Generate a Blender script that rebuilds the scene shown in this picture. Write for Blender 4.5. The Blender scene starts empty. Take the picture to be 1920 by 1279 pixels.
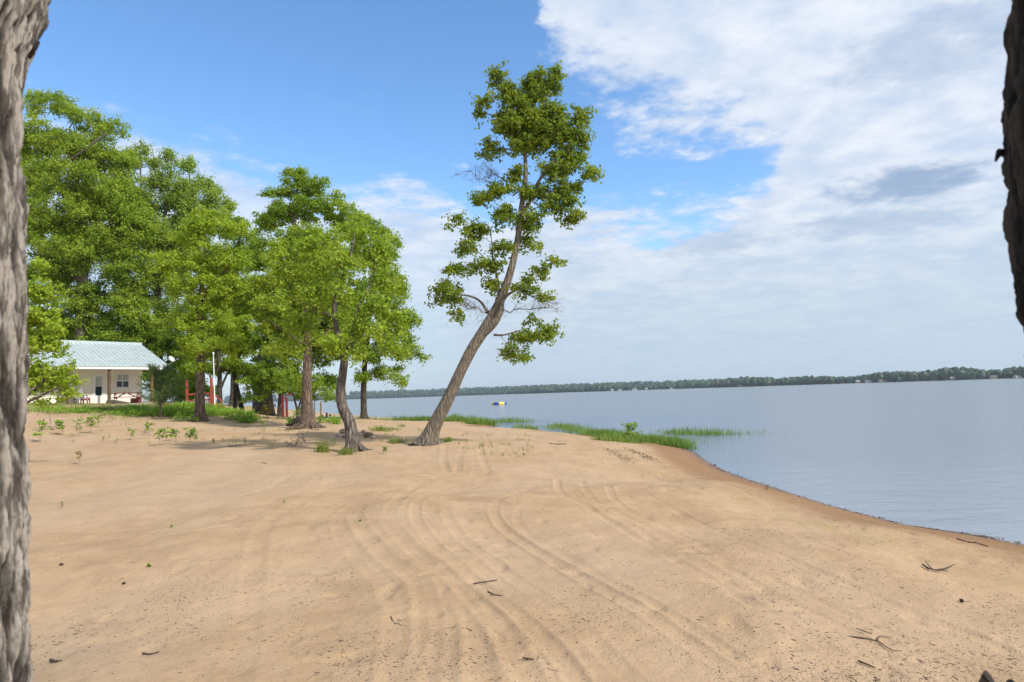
import bpy, bmesh, math, random
import numpy as np
from mathutils import Vector, Matrix, noise as mn

# ------------------------------------------------------------------ camera, sky, sun, exposure
SC = bpy.context.scene
COL = SC.collection
R = math.radians
EYE = Vector((0, 0, 2.0))
PITCH, ROLL = R(4.4), R(-1.9)
CAMM = Matrix.Rotation(R(90) + PITCH, 3, 'X') @ Matrix.Rotation(ROLL, 3, 'Z')
FPX = 1280.0                                  # focal length in photo pixels (24 mm on 36 mm, 1920 wide)
cd = bpy.data.cameras.new('camera'); cam = bpy.data.objects.new('camera', cd); COL.objects.link(cam)
cam.matrix_world = Matrix.Translation(EYE) @ CAMM.to_4x4()
cd.lens = 24; cd.sensor_width = 36; cd.clip_start = 0.05; cd.clip_end = 20000
cd.dof.use_dof = True; cd.dof.focus_distance = 22; cd.dof.aperture_fstop = 9
SC.camera = cam
SC.view_settings.view_transform = 'Standard'; SC.view_settings.look = 'None'
SC.view_settings.exposure = 0.68; SC.view_settings.gamma = 1.0
SC.cycles.max_bounces = 8; SC.cycles.transparent_max_bounces = 12
SC.cycles.volume_bounces = 0

SUN_DIR = Vector((0.78, -0.58, 0)).normalized()
SUN_EL = R(43)
sl = bpy.data.lights.new('sun', 'SUN'); so = bpy.data.objects.new('sun', sl); COL.objects.link(so)
sl.energy = 3.1; sl.angle = R(4.0); sl.color = (1.0, 0.95, 0.86)
sv = Vector((SUN_DIR.x * math.cos(SUN_EL), SUN_DIR.y * math.cos(SUN_EL), math.sin(SUN_EL)))
so.rotation_euler = sv.to_track_quat('Z', 'Y').to_euler(); so.location = (10, -10, 60)

class NT:
    """small helper to wire shader nodes"""
    def __init__(s, nt): s.nt = nt; s.N = nt.nodes; s.L = nt.links
    def n(s, t, **k):
        x = s.N.new(t)
        for a, b in k.items(): setattr(x, a, b)
        return x
    def put(s, sock, v):
        if isinstance(v, bpy.types.NodeSocket): s.L.new(v, sock)
        elif isinstance(v, bpy.types.Node): s.L.new(v.outputs[0], sock)
        elif isinstance(v, (tuple, list)) and len(v) == 3 and sock.type == 'RGBA': sock.default_value = (*v, 1)
        else: sock.default_value = v
    def m(s, op, a, b=0.0, c=None, clamp=False):
        x = s.n('ShaderNodeMath', operation=op, use_clamp=clamp)
        s.put(x.inputs[0], a); s.put(x.inputs[1], b)
        if c is not None: s.put(x.inputs[2], c)
        return x.outputs[0]
    def mix(s, f, a, b, bt='MIX'):
        x = s.n('ShaderNodeMix', data_type='RGBA', blend_type=bt)
        s.put(x.inputs[0], f); s.put(x.inputs[6], a); s.put(x.inputs[7], b)
        return x.outputs[2]
    def mapr(s, v, a, b, c=0.0, d=1.0, smooth=True):
        x = s.n('ShaderNodeMapRange', interpolation_type='SMOOTHSTEP' if smooth else 'LINEAR')
        for i, q in enumerate((v, a, b, c, d)): s.put(x.inputs[i], q)
        return x.outputs[0]
    def noise(s, vec, scale, detail=4, rough=.55, dist=0.0):
        x = s.n('ShaderNodeTexNoise'); s.put(x.inputs['Vector'], vec)
        x.inputs['Scale'].default_value = scale; x.inputs['Detail'].default_value = detail
        x.inputs['Roughness'].default_value = rough; x.inputs['Distortion'].default_value = dist
        return x.outputs[0]
    def scl(s, vec, sc, loc=(0, 0, 0)):
        x = s.n('ShaderNodeMapping'); s.put(x.inputs[0], vec)
        x.inputs['Scale'].default_value = sc; x.inputs['Location'].default_value = loc
        return x.outputs[0]
    def ramp(s, f, stops, interp='LINEAR'):
        x = s.n('ShaderNodeValToRGB'); x.color_ramp.interpolation = interp
        e = x.color_ramp.elements
        while len(e) < len(stops): e.new(0.5)
        for i, (p, c) in enumerate(stops):
            e[i].position = p; e[i].color = (*c, 1) if len(c) == 3 else c
        s.put(x.inputs[0], f); return x.outputs[0]

W = bpy.data.worlds.new("World"); SC.world = W; W.use_nodes = True
w = NT(W.node_tree); w.N.clear()
sky = w.n('ShaderNodeTexSky', sky_type='NISHITA', sun_disc=False)
sky.sun_elevation = SUN_EL; sky.sun_rotation = math.atan2(SUN_DIR.x, SUN_DIR.y)
sky.air_density = 1.0; sky.dust_density = 0.4; sky.ozone_density = 3.0
geo = w.n('ShaderNodeTexCoord').outputs['Generated']
sep = w.n('ShaderNodeSeparateXYZ'); w.put(sep.inputs[0], geo)
dx, dy, dz = sep.outputs
hyp = w.m('SQRT', w.m('ADD', w.m('MULTIPLY', dx, dx), w.m('MULTIPLY', dy, dy)))
az = w.m('DIVIDE', w.m('ARCTAN2', dx, dy), 1.6)              # -2 .. 2, 0 straight ahead
el = w.m('DIVIDE', w.m('MAXIMUM', dz, 0.0), w.m('MAXIMUM', hyp, .05))
az0 = az; _g0 = w.noise(w.scl(geo, (1, 1, 1)), 5.0, 6, .65, .3)
az = w.m('ADD', az, w.m('MULTIPLY', w.m('SUBTRACT', _g0, .5), .13))
def PXA(px): return math.atan((px - 960) / FPX) / 1.6
def PXE(px, py): return (738 - (px - 960) * .0332 - py) / FPX * math.cos(math.atan((px - 960) / FPX))
def curve(inp, pts, lo=-1.0, hi=1.0):
    x = w.n('ShaderNodeFloatCurve'); c = x.mapping.curves[0]
    pts = [((a - lo) / (hi - lo), v) for a, v in pts]
    while len(c.points) < len(pts): c.points.new(.5, .5)
    for p, (a, v) in zip(c.points, pts): p.location = (min(max(a, 0), 1), v); p.handle_type = 'AUTO'
    x.mapping.update()
    w.put(x.inputs[1], w.m('DIVIDE', w.m('SUBTRACT', inp, lo), hi - lo)); return x.outputs[0]
# upper edge of the cloud deck low in the sky, and lower edge of the bank high on the right (height angles, tangents)
low_pts = [(0, 150), (150, 200), (330, 270), (500, 300), (640, 338), (900, 345), (1100, 385), (1250, 385), (1400, 350), (1460, 300), (1520, 60)]
low = curve(az, [(-1.0, .45)] + [(PXA(a), PXE(a, b)) for a, b in low_pts] + [(PXA(1600), .95), (1.0, 1.0)])
up_pts = [(1060, -60), (1080, 60), (1110, 130), (1150, 185), (1200, 215), (1300, 265), (1420, 285), (1470, 320)]
up = curve(az, [(-1.0, 1.0), (PXA(940), 1.0), (PXA(1020), .8)] + [(PXA(a), PXE(a, b)) for a, b in up_pts] + [(PXA(1560), .25), (1.0, .1)])
# cloud plane coordinates: the deck recedes towards the horizon
inv = w.m('DIVIDE', 1.0, w.m('ADD', w.m('MAXIMUM', dz, 0.0), 0.12))
cv = w.n('ShaderNodeCombineXYZ'); w.put(cv.inputs[0], w.m('MULTIPLY', dx, inv)); w.put(cv.inputs[1], w.m('MULTIPLY', dy, inv))
cvec = cv.outputs[0]
n1 = w.noise(cvec, 2.2, 8, .6, .2)
n2 = w.noise(w.scl(cvec, (1, 1, 1), (3, 7, 0)), 7.0, 7, .62, .1)
n3 = w.noise(w.scl(cvec, (1, 1, 1), (13, 2, 0)), 24.0, 5, .65)
sdl = w.m('MULTIPLY', w.m('SUBTRACT', low, el), 1.0)
sdu = w.m('MULTIPLY', w.m('SUBTRACT', el, up), .55)
sd = w.m('MAXIMUM', sdl, sdu)
wob = w.m('ADD', w.m('MULTIPLY', w.m('SUBTRACT', n1, .5), .26), w.m('MULTIPLY', w.m('SUBTRACT', n2, .5), .16))
wob = w.m('ADD', wob, w.m('MULTIPLY', w.m('SUBTRACT', n3, .5), .05))
cover = w.mapr(w.m('ADD', sd, wob), -.02, .055)
# softer edge and thinner veil on the left
thin = w.mapr(az, PXA(300), PXA(1050), .80, 1.0)
cover = w.m('MULTIPLY', cover, thin)
# thin wisps in the blue
wisp = w.m('MULTIPLY', w.mapr(w.noise(w.scl(geo, (2.2, 2.2, 9)), 3.0, 6, .6, .6), .60, .80), .35)
cover = w.m('MAXIMUM', cover, w.m('MULTIPLY', wisp, w.mapr(el, .1, .35, 1, .1)))
# bright and grey parts of the deck
br = w.m('ADD', w.m('MULTIPLY', n2, .55), w.m('MULTIPLY', w.noise(w.scl(cvec, (.7, .7, 1), (9, 4, 0)), 3.0, 6, .6, .4), .6))
shade = w.mapr(br, .40, .78)
def blob(px, py, sx, sy):
    a = w.m('DIVIDE', w.m('SUBTRACT', az, PXA(px)), sx); b = w.m('DIVIDE', w.m('SUBTRACT', el, PXE(px, py)), sy)
    r2 = w.m('ADD', w.m('MULTIPLY', a, a), w.m('MULTIPLY', b, b))
    r2 = w.m('ADD', r2, w.m('MULTIPLY', w.m('SUBTRACT', n2, .5), 2.6))
    return w.mapr(r2, 0.0, 1.3, 1.0, 0.0)
dark = w.m('MAXIMUM', w.m('MULTIPLY', blob(1720, 338, .060, .026), .85), w.m('MULTIPLY', blob(1340, 455, .050, .020), .30))
dark = w.m('MAXIMUM', dark, w.m('MULTIPLY', blob(1640, 415, .085, .018), .38))
dark = w.m('MAXIMUM', dark, w.m('MULTIPLY', blob(1820, 60, .09, .05), .35))
ccol = w.mix(shade, (3.1, 3.75, 4.8), (4.8, 5.05, 5.5))
ccol = w.mix(dark, ccol, (1.55, 2.25, 3.4))
# haze near the horizon makes the deck bluer and flatter
hz = w.mapr(el, .0, .30, 1.0, 0.0)
ccol = w.mix(w.m('MULTIPLY', hz, .85), ccol, (2.85, 3.6, 4.25))
hs = w.n('ShaderNodeHueSaturation'); hs.inputs['Saturation'].default_value = 1.14; hs.inputs['Value'].default_value = 1.32
w.put(hs.inputs['Color'], sky.outputs[0])
fin = w.mix(cover, hs.outputs[0], ccol)
bg = w.n('ShaderNodeBackground'); w.put(bg.inputs[0], fin); bg.inputs[1].default_value = 0.115
w.L.new(bg.outputs[0], w.n('ShaderNodeOutputWorld').inputs[0])

# ------------------------------------------------------------------ helpers
def ray(px, py):
    return (CAMM @ Vector(((px - 960) / FPX, -(py - 639.5) / FPX, -1.0)))
def P(px, py, Y):
    d = ray(px, py); return EYE + d * (Y / d.y)
def Z0(px, py, z=0.0):
    d = ray(px, py); return EYE + d * ((z - EYE.z) / d.z)
def tag(o, label=None, cat=None, group=None, kind=None):
    if label: o['label'] = label
    if cat: o['category'] = cat
    if group: o['group'] = group
    if kind: o['kind'] = kind
    return o
def empty(name, loc, label, cat, group=None, rz=0.0):
    o = bpy.data.objects.new(name, None); COL.objects.link(o)
    o.location = loc; o.rotation_euler = (0, 0, rz); o.empty_display_size = .2
    return tag(o, label, cat, group)
def link(name, me, mat, parent=None, keep=True):
    o = bpy.data.objects.new(name, me); COL.objects.link(o)
    if mat: me.materials.append(mat)
    if parent:
        o.parent = parent
        if keep: o.matrix_parent_inverse = (Matrix.Translation(parent.location) @ Matrix.Rotation(parent.rotation_euler.z, 4, 'Z')).inverted()
    return o
def npmesh(name, v, f, mat, parent=None, smooth=False, attrs=None, keep=True, mati=None):
    """verts (n,3), faces (m,k): one mesh object"""
    v = np.asarray(v, np.float32); f = np.asarray(f, np.int32); k = f.shape[1]
    me = bpy.data.meshes.new(name)
    me.vertices.add(len(v)); me.vertices.foreach_set('co', v.ravel())
    me.loops.add(f.size); me.loops.foreach_set('vertex_index', f.ravel())
    me.polygons.add(len(f)); me.polygons.foreach_set('loop_start', np.arange(0, f.size, k, dtype=np.int32))
    try: me.polygons.foreach_set('loop_total', np.full(len(f), k, np.int32))
    except Exception: pass
    me.polygons.foreach_set('use_smooth', np.full(len(f), smooth, bool))
    if attrs:
        for an, (dom, arr) in attrs.items():
            a = me.attributes.new(an, 'FLOAT', dom); a.data.foreach_set('value', np.asarray(arr, np.float32))
    me.update(calc_edges=True)
    return link(name, me, mat, parent, keep)
def bmobj(name, bm, mat, parent=None, smooth=False, keep=True):
    me = bpy.data.meshes.new(name); bmesh.ops.recalc_face_normals(bm, faces=bm.faces); bm.to_mesh(me); bm.free()
    if smooth:
        for p in me.polygons: p.use_smooth = True
    return link(name, me, mat, parent, keep)
def box(bm, c, s, M=None, bev=0.0):
    """box of size s centred at c, optional matrix"""
    t = Matrix.Translation(c) @ Matrix.Diagonal((*s, 1))
    r = bmesh.ops.create_cube(bm, size=1.0, matrix=(M @ t) if M else t)
    if bev:
        es = {e for v in r['verts'] for e in v.link_edges}
        bmesh.ops.bevel(bm, geom=list(es), offset=bev, segments=1, affect='EDGES')
def bar(bm, a, b, w_, h_=None, n=None):
    """straight bar from a to b, square w x h, or round with n sides"""
    a = Vector(a); b = Vector(b); d = b - a; L = d.length
    q = d.to_track_quat('Z', 'Y').to_matrix().to_4x4()
    M = Matrix.Translation((a + b) / 2) @ q
    if n: bmesh.ops.create_cone(bm, cap_ends=True, segments=n, radius1=w_ / 2, radius2=(h_ or w_) / 2, depth=L, matrix=M)
    else: bmesh.ops.create_cube(bm, size=1.0, matrix=M @ Matrix.Diagonal((w_, h_ or w_, L, 1)))
def mat(name):
    m = bpy.data.materials.new(name); m.use_nodes = True; t = NT(m.node_tree); t.N.clear()
    out = t.n('ShaderNodeOutputMaterial'); return m, t, out
def simple(name, col, rough=.6, var=.18, scale=8.0, bump=.2, metal=0.0, stretch=(1, 1, 1)):
    m, t, out = mat(name); p = t.n('ShaderNodeBsdfPrincipled')
    co = t.scl(t.n('ShaderNodeTexCoord').outputs['Object'], stretch)
    n = t.noise(co, scale, 5, .6)
    a = tuple(c * (1 - var) for c in col); b = tuple(min(1, c * (1 + var)) for c in col)
    t.put(p.inputs['Base Color'], t.mix(t.mapr(n, .3, .7), a, b)); p.inputs['Roughness'].default_value = rough
    p.inputs['Metallic'].default_value = metal
    bp = t.n('ShaderNodeBump'); bp.inputs['Strength'].default_value = bump; bp.inputs['Distance'].default_value = .02
    t.put(bp.inputs['Height'], n); t.L.new(bp.outputs[0], p.inputs['Normal']); t.L.new(p.outputs[0], out.inputs[0]); return m

def leafmat(name, c0, c1, c2, trans=.46):
    m, t, out = mat(name)
    a = t.n('ShaderNodeAttribute', attribute_name='tint').outputs['Fac']
    col = t.ramp(a, [(0.0, c0), (.5, c1), (1.0, c2)])
    p = t.n('ShaderNodeBsdfPrincipled'); t.put(p.inputs['Base Color'], col); p.inputs['Roughness'].default_value = .5
    p.inputs['Specular IOR Level'].default_value = .35
    tr = t.n('ShaderNodeBsdfTranslucent'); t.put(tr.inputs[0], t.mix(1.0, col, (1.5, 1.45, .55), 'MULTIPLY'))
    ms = t.n('ShaderNodeMixShader'); ms.inputs[0].default_value = trans
    t.L.new(p.outputs[0], ms.inputs[1]); t.L.new(tr.outputs[0], ms.inputs[2]); t.L.new(ms.outputs[0], out.inputs[0]); return m
def barkmat(name, dark, light, scale=9.0, zs=.22, bump=.8):
    m, t, out = mat(name); p = t.n('ShaderNodeBsdfPrincipled')
    tc = t.n('ShaderNodeTexCoord').outputs['Object']
    co = t.scl(tc, (1, 1, zs))
    vo = t.n('ShaderNodeTexVoronoi', feature='DISTANCE_TO_EDGE'); wc = t.n('ShaderNodeVectorMath', operation='ADD'); wn = t.n('ShaderNodeTexNoise'); wn.inputs['Scale'].default_value = scale * .8; t.put(wn.inputs['Vector'], co)
    sc_ = t.n('ShaderNodeVectorMath', operation='SCALE'); t.L.new(wn.outputs['Color'], sc_.inputs[0]); sc_.inputs['Scale'].default_value = .12
    t.put(wc.inputs[0], co); t.L.new(sc_.outputs[0], wc.inputs[1]); t.L.new(wc.outputs[0], vo.inputs['Vector']); vo.inputs['Scale'].default_value = scale * 1.3
    n = t.noise(co, scale * 2.5, 6, .7, .6); n2 = t.noise(tc, 2.0, 4, .6)
    r = t.m('MULTIPLY', t.mapr(vo.outputs['Distance'], 0.0, .22), t.mapr(n, .3, .6, .45, 1))
    col = t.mix(r, dark, light); col = t.mix(t.mapr(n2, .35, .7, 0, .45), col, tuple(c * .6 for c in light))
    t.put(p.inputs['Base Color'], col); p.inputs['Roughness'].default_value = .9
    bp = t.n('ShaderNodeBump'); bp.inputs['Strength'].default_value = bump; bp.inputs['Distance'].default_value = .04
    t.put(bp.inputs['Height'], r); t.L.new(bp.outputs[0], p.inputs['Normal']); t.L.new(p.outputs[0], out.inputs[0]); return m

# ------------------------------------------------------------------ the ground: shoreline, heights
def w2(p): return (p.x, p.y)
shore_px = [(1920, 1022), (1820, 1003), (1700, 985), (1560, 950), (1450, 915), (1380, 892), (1335, 872), (1300, 848), (1265, 836), (1200, 829), (1120, 819),
            (1035, 810), (1000, 806), (965, 806), (925, 807), (918, 800), (935, 796), (900, 794), (860, 792), (800, 789), (740, 786), (680, 784), (620, 782)]
SHORE = [(16, -60), (9.0, -6), (7.4, 1), (6.7, 5)] + [w2(Z0(*p)) for p in shore_px] + [(-34, 82), (-48, 96), (-70, 130), (-160, 190), (-500, 300), (-1600, 500)]
SH = np.array(SHORE)
POLY = np.vstack([SH, [[-1600, -400], [16, -400]]])
def seg_dist(x, y, pl):
    d = np.full(x.shape, 1e9)
    for (ax, ay), (bx, by) in zip(pl[:-1], pl[1:]):
        ex, ey = bx - ax, by - ay; L2 = ex * ex + ey * ey + 1e-12
        t = np.clip(((x - ax) * ex + (y - ay) * ey) / L2, 0, 1)
        d = np.minimum(d, (x - ax - t * ex) ** 2 + (y - ay - t * ey) ** 2)
    return np.sqrt(d)
def inside(x, y):
    r = np.zeros(x.shape, bool); n = len(POLY)
    for i in range(n):
        ax, ay = POLY[i]; bx, by = POLY[(i + 1) % n]
        if ay == by: continue
        c = ((ay > y) != (by > y)) & (x < (bx - ax) * (y - ay) / (by - ay) + ax); r ^= c
    return r
ctrl = []
def cp(px, py, Y): p = P(px, py, Y); ctrl.append((p.x, p.y, p.z))
cp(800, 834, 18); cp(660, 846, 17.5); cp(575, 802, 27); cp(375, 787, 30); cp(300, 782, 31); cp(682, 787, 38); cp(490, 782, 42); cp(435, 780, 42)
cp(190, 758, 46); cp(268, 759, 48); cp(120, 758, 44); cp(397, 758, 38); cp(350, 758, 38); cp(412, 771, 37.5); cp(530, 784, 33); cp(600, 787, 38)
cp(100, 852, 19); cp(150, 802, 27); cp(80, 790, 29); cp(250, 795, 28.5); cp(450, 800, 29); cp(480, 830, 21); cp(300, 840, 19.5); cp(200, 772, 33); cp(730, 800, 28)
cp(720, 838, 18); cp(550, 850, 17.2); cp(880, 805, 29); cp(870, 798, 38); cp(760, 790, 45); cp(1000, 815, 26.5); cp(1100, 826, 23); cp(1230, 845, 18.5)
cp(1200, 900, 13); cp(1000, 880, 14); cp(960, 940, 9.6); cp(600, 940, 9.6); cp(200, 950, 9.9); cp(700, 890, 13.2); cp(400, 890, 13.6)
for x, y, z in [(0, 3, .42), (-3, 3, .42), (3, 3, .38), (0, 0, .42), (-6, 0, .46), (4, 0, .36), (0, -8, .5), (-12, 4, .6), (-10, -8, .7), (-20, 8, 1.0), (-30, 20, 1.8), (-60, 30, 2.6),
                (-60, 60, 2.5), (-35, 65, 2.3), (-25, 58, 1.9), (-90, 90, 2.6), (-90, 0, 3), (-30, -30, 2), (5, -20, .45), (-150, 60, 3), (-22, 46, 1.7), (-140, -100, 3), (0, -100, 2), (3.6, 7, .34), (3.6, 12, .42), (2.5, 17, .5), (-60, 105, 1.2)]:
    ctrl.append((x, y, z))
for (x, y) in SHORE[:-1:2]: ctrl.append((x, y, .12))
C = np.array(ctrl)
def tps_fit():
    n = len(C); D = np.hypot(C[:, None, 0] - C[None, :, 0], C[:, None, 1] - C[None, :, 1])
    K = np.where(D > 0, D * D * np.log(D + 1e-12), 0) + np.eye(n) * 1.0
    Q = np.c_[np.ones(n), C[:, :2]]
    A = np.block([[K, Q], [Q.T, np.zeros((3, 3))]])
    return np.linalg.solve(A, np.r_[C[:, 2], 0, 0, 0])
TW = tps_fit()
YF = ([-2.5, -1.0, -.35, -.21, 0.0, .12, .36, .55, .75, 1.2, 3.0], [1500, 2600, 3400, 3200, 2500, 2150, 1650, 1330, 1080, 800, 500])
def far_y(a): return np.interp(a, *YF)
def height(x, y):
    x = np.asarray(x, float); y = np.asarray(y, float); sh = x.shape; x = x.ravel(); y = y.ravel()
    z = np.empty(x.shape); dsh = np.empty(x.shape)
    for i in range(0, len(x), 60000):
        a = x[i:i + 60000]; b = y[i:i + 60000]
        near = np.hypot(a, b) < 400
        D2 = (a[:, None] - C[None, :, 0]) ** 2 + (b[:, None] - C[None, :, 1]) ** 2
        t = (.5 * D2 * np.log(D2 + 1e-12)) @ TW[:-3] + TW[-3] + TW[-2] * a + TW[-1] * b
        t = np.where(near, np.clip(t, .15, 3.2), 2.5)
        d = seg_dist(a, b, SH); ins = inside(a, b)
        dsh[i:i + 60000] = np.where(ins, d, -d)
        wv = .015 * np.sin(a * 3.1 + b * .7) + .02 * np.sin(a * .9 - b * 1.3 + 1)
        land = t * (1 - np.exp(-d / .75)) + wv * np.clip(d - .5, 0, 1)
        lake = -np.clip(d * .07, 0, 3.0)
        zz = np.where(ins, land, lake)
        an = a / np.maximum(b, 1.0); fy = far_y(an); far = (b > 500) & ~ins
        zz = np.where(far & (b > fy), np.clip((b - fy) * .03, 0, 3) + np.clip((b - fy) * .02, 0, 22) * np.clip((.5 - an) * 1.4, .1, 1), zz)
        z[i:i + 60000] = zz
    return z.reshape(sh), dsh.reshape(sh)
def gz(x, y): return float(height(np.array([x]), np.array([y]))[0][0])
def gpx(px, py, y0=1.5, y1=90.0):
    """where the ray through a photo pixel meets the ground"""
    d = ray(px, py); ys = np.geomspace(y0, y1, 500); t = ys / d.y
    h, _ = height(d.x * t, d.y * t); zz = EYE.z + d.z * t; below = np.nonzero(zz <= h)[0]
    i = below[0] if len(below) else int(np.argmin(zz - h)); i = max(i, 1)
    f = 1.0 if not len(below) else (zz[i-1] - h[i-1]) / max(1e-6, (zz[i-1] - h[i-1]) - (zz[i] - h[i]))
    Y = ys[i-1] + (ys[i] - ys[i-1]) * min(max(f, 0), 1); tt = Y / d.y
    return Vector((d.x * tt, Y, gz(d.x * tt, Y)))

# tyre tracks and ridges pressed in the sand: (photo points, width, depth, ridge)
tracks = [
 ([(1070, 912), (980, 922), (932, 945), (932, 975), (985, 1020), (1090, 1085), (1200, 1150), (1310, 1220), (1420, 1290)], .10, .018, .020),
 ([(1110, 925), (1020, 935), (975, 955), (975, 985), (1040, 1030), (1140, 1090), (1260, 1160), (1400, 1250)], .08, .010, .008),
 ([(1045, 900), (1052, 925), (1110, 955), (1190, 1005), (1320, 1085), (1490, 1180), (1650, 1270)], .10, .020, .016),
 ([(1090, 905), (1110, 935), (1190, 975), (1290, 1030), (1440, 1110), (1620, 1200), (1760, 1290)], .09, .012, .010),
 ([(1140, 915), (1160, 945), (1260, 995), (1400, 1065), (1560, 1140), (1800, 1240)], .09, .016, .010),
 ([(1200, 920), (1290, 970), (1440, 1035), (1620, 1110), (1880, 1210)], .08, .012, .010),
 ([(1290, 935), (1440, 985), (1600, 1050), (1920, 1150)], .10, .010, .010),
 ([(960, 885), (850, 893), (780, 912), (735, 950), (735, 985), (780, 1035), (850, 1085), (930, 1170), (1000, 1290)], .13, .022, .014),
 ([(980, 893), (870, 905), (800, 930), (778, 960), (800, 1005), (850, 1055), (940, 1130), (1040, 1220), (1090, 1290)], .10, .018, .014),
 ([(930, 900), (850, 925), (835, 955), (860, 1000), (930, 1060), (1050, 1150), (1200, 1290)], .10, .014, .010),
 ([(720, 920), (670, 955), (675, 990), (725, 1045), (785, 1090), (800, 1170), (790, 1290)], .13, .020, .010),
 ([(690, 930), (640, 965), (645, 1010), (700, 1070), (740, 1120), (740, 1290)], .13, .014, .008),
 ([(650, 882), (600, 895), (590, 905), (520, 945), (430, 985), (250, 1020), (40, 1060)], .12, .018, .010),
 ([(620, 878), (560, 885), (500, 915), (400, 945), (260, 975), (40, 1005)], .12, .016, .010),
 ([(640, 900), (560, 945), (500, 985), (480, 1040), (470, 1130), (440, 1290)], .14, .014, .006),
 ([(340, 880), (560, 872), (760, 878), (960, 884), (1150, 880)], .16, .016, .012),
 ([(300, 862), (520, 868), (800, 884), (1000, 880)], .14, .012, .010),
 ([(835, 832), (832, 860), (838, 884)], .13, .022, .010), ([(872, 832), (862, 858), (858, 884)], .13, .025, .010),
 ([(900, 835), (905, 860), (915, 884)], .13, .022, .010), ([(940, 838), (960, 860), (1000, 885)], .12, .014, .008),
 ([(1130, 828), (1155, 850), (1180, 872), (1230, 895), (1330, 925)], .14, .020, .012),
 ([(1180, 838), (1215, 858), (1280, 885), (1400, 925), (1560, 975)], .16, .022, .012),
 ([(1240, 850), (1300, 872), (1400, 905), (1540, 950), (1700, 1000), (1920, 1070)], .12, .014, .012),
 ([(60, 880), (300, 872), (500, 880), (620, 884)], .12, .012, .008),
 ([(820, 1290), (835, 1150), (800, 1060), (745, 1010)], .13, .014, .006),
 ([(905, 1290), (890, 1180), (860, 1110)], .12, .014, .006),
]
def catmull(pts, n):
    pts = np.asarray(pts, float); p = np.vstack([2 * pts[0] - pts[1], pts, 2 * pts[-1] - pts[-2]]); out = []
    for i in range(1, len(p) - 2):
        t = np.linspace(0, 1, n, endpoint=False)[:, None]
        a, b, c, d = p[i-1], p[i], p[i+1], p[i+2]
        out.append(.5 * ((2*b) + (-a + c) * t + (2*a - 5*b + 4*c - d) * t**2 + (-a + 3*b - 3*c + d) * t**3))
    return np.vstack(out + [pts[-1:]])
def smooth_noise(x, y, s, seed):
    """tileless value noise, vectorised"""
    x = x / s + seed * 17.3; y = y / s + seed * 5.1
    xi = np.floor(x).astype(np.int64); yi = np.floor(y).astype(np.int64); fx = x - xi; fy = y - yi
    fx = fx * fx * (3 - 2 * fx); fy = fy * fy * (3 - 2 * fy)
    def h(a, b):
        v = (a * 374761393 + b * 668265263 + seed * 974634777) & 0xffffffff
        v = ((v ^ (v >> 13)) * 1274126177) & 0xffffffff; v = v ^ (v >> 16)
        return (v & 0xffff) / 65535.0
    return (h(xi, yi) * (1-fx) + h(xi+1, yi) * fx) * (1-fy) + (h(xi, yi+1) * (1-fx) + h(xi+1, yi+1) * fx) * fy - .5

def build_ground():
    r = 1.0 / np.concatenate([np.linspace(1/1.6, 1/80.0, 640), 1 / np.geomspace(85, 9000, 90)])
    r = np.concatenate([[.05, .5, 1.0, 1.3], r])
    a = np.concatenate([np.linspace(-180, -42, 80, endpoint=False), np.linspace(-42, 42, 900), np.linspace(42, 180, 80)[1:]])
    a = np.radians(a); A, RR = np.meshgrid(a, r)
    x = RR * np.sin(A); y = RR * np.cos(A); z, ds = height(x, y)
    amp = np.clip(ds - .4, 0, 1) * (RR < 120)
    det = smooth_noise(x, y, 1.6, 1) * .045 + smooth_noise(x, y, .55, 2) * .018 + smooth_noise(x, y, .2, 3) * .012 + smooth_noise(x, y, .08, 4) * .006
    # ripples of drifted sand left of the trees, footprints-like dimples
    det += np.clip(smooth_noise(x, y, .35, 7) - .15, 0, 1) * .05 * (y > 6)
    det += -np.clip(smooth_noise(x, y, .22, 9) - .28, 0, 1) * .10
    z = z + det * amp
    near = (RR < 40) & (ds > .2) & (np.abs(A) < .8)
    xs = x[near]; ys = y[near]; add = np.zeros(xs.shape)
    for k, (pp, wd, dp, rg) in enumerate(tracks):
        wp = []
        for q in pp: g = gpx(*q); wp.append((g.x, g.y))
        wp = catmull(wp, 7)
        d = seg_dist(xs, ys, wp)
        mod = np.clip(.70 + 1.0 * smooth_noise(xs, ys, 1.3, 20 + k), .2, 1.2) + .3 * smooth_noise(xs, ys, .12, 50 + k)
        add += mod * (-dp * np.exp(-(d / (wd * .55)) ** 4) + rg * np.exp(-((d - wd * .85) / (wd * .22)) ** 2))
    z[near] += add * .55
    nr, na = x.shape; idx = np.arange(nr * na).reshape(nr, na)
    f = np.stack([idx[:-1, :-1], idx[:-1, 1:], idx[1:, 1:], idx[1:, :-1]], -1).reshape(-1, 4)[:, ::-1]
    v = np.stack([x, y, z], -1).reshape(-1, 3)
    # living ground (lawn by the cabin, under the trees)
    gx = x.ravel(); gy = y.ravel()
    lawn = np.zeros(gx.shape)
    def patch(cx, cy, rx, ry, s=1.0): 
        nonlocal lawn
        lawn = np.maximum(lawn, s * np.clip(1.5 - np.hypot((gx - cx) / rx, (gy - cy) / ry), 0, 1))
    patch(-32, 42, 9, 6); patch(-24, 41, 6, 5); patch(-19, 39, 5, 4, .9); patch(-60, 60, 30, 25); patch(-35, 60, 14, 12); patch(-18, 32.5, 3, 1.6, .6)
    lawn = np.maximum(lawn, np.clip((gy - 500) / 200, 0, 1))
    return npmesh('sand_ground', v, f, M['sand'], smooth=True, attrs={'shore': ('POINT', ds.ravel()), 'lawn': ('POINT', lawn)})

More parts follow.
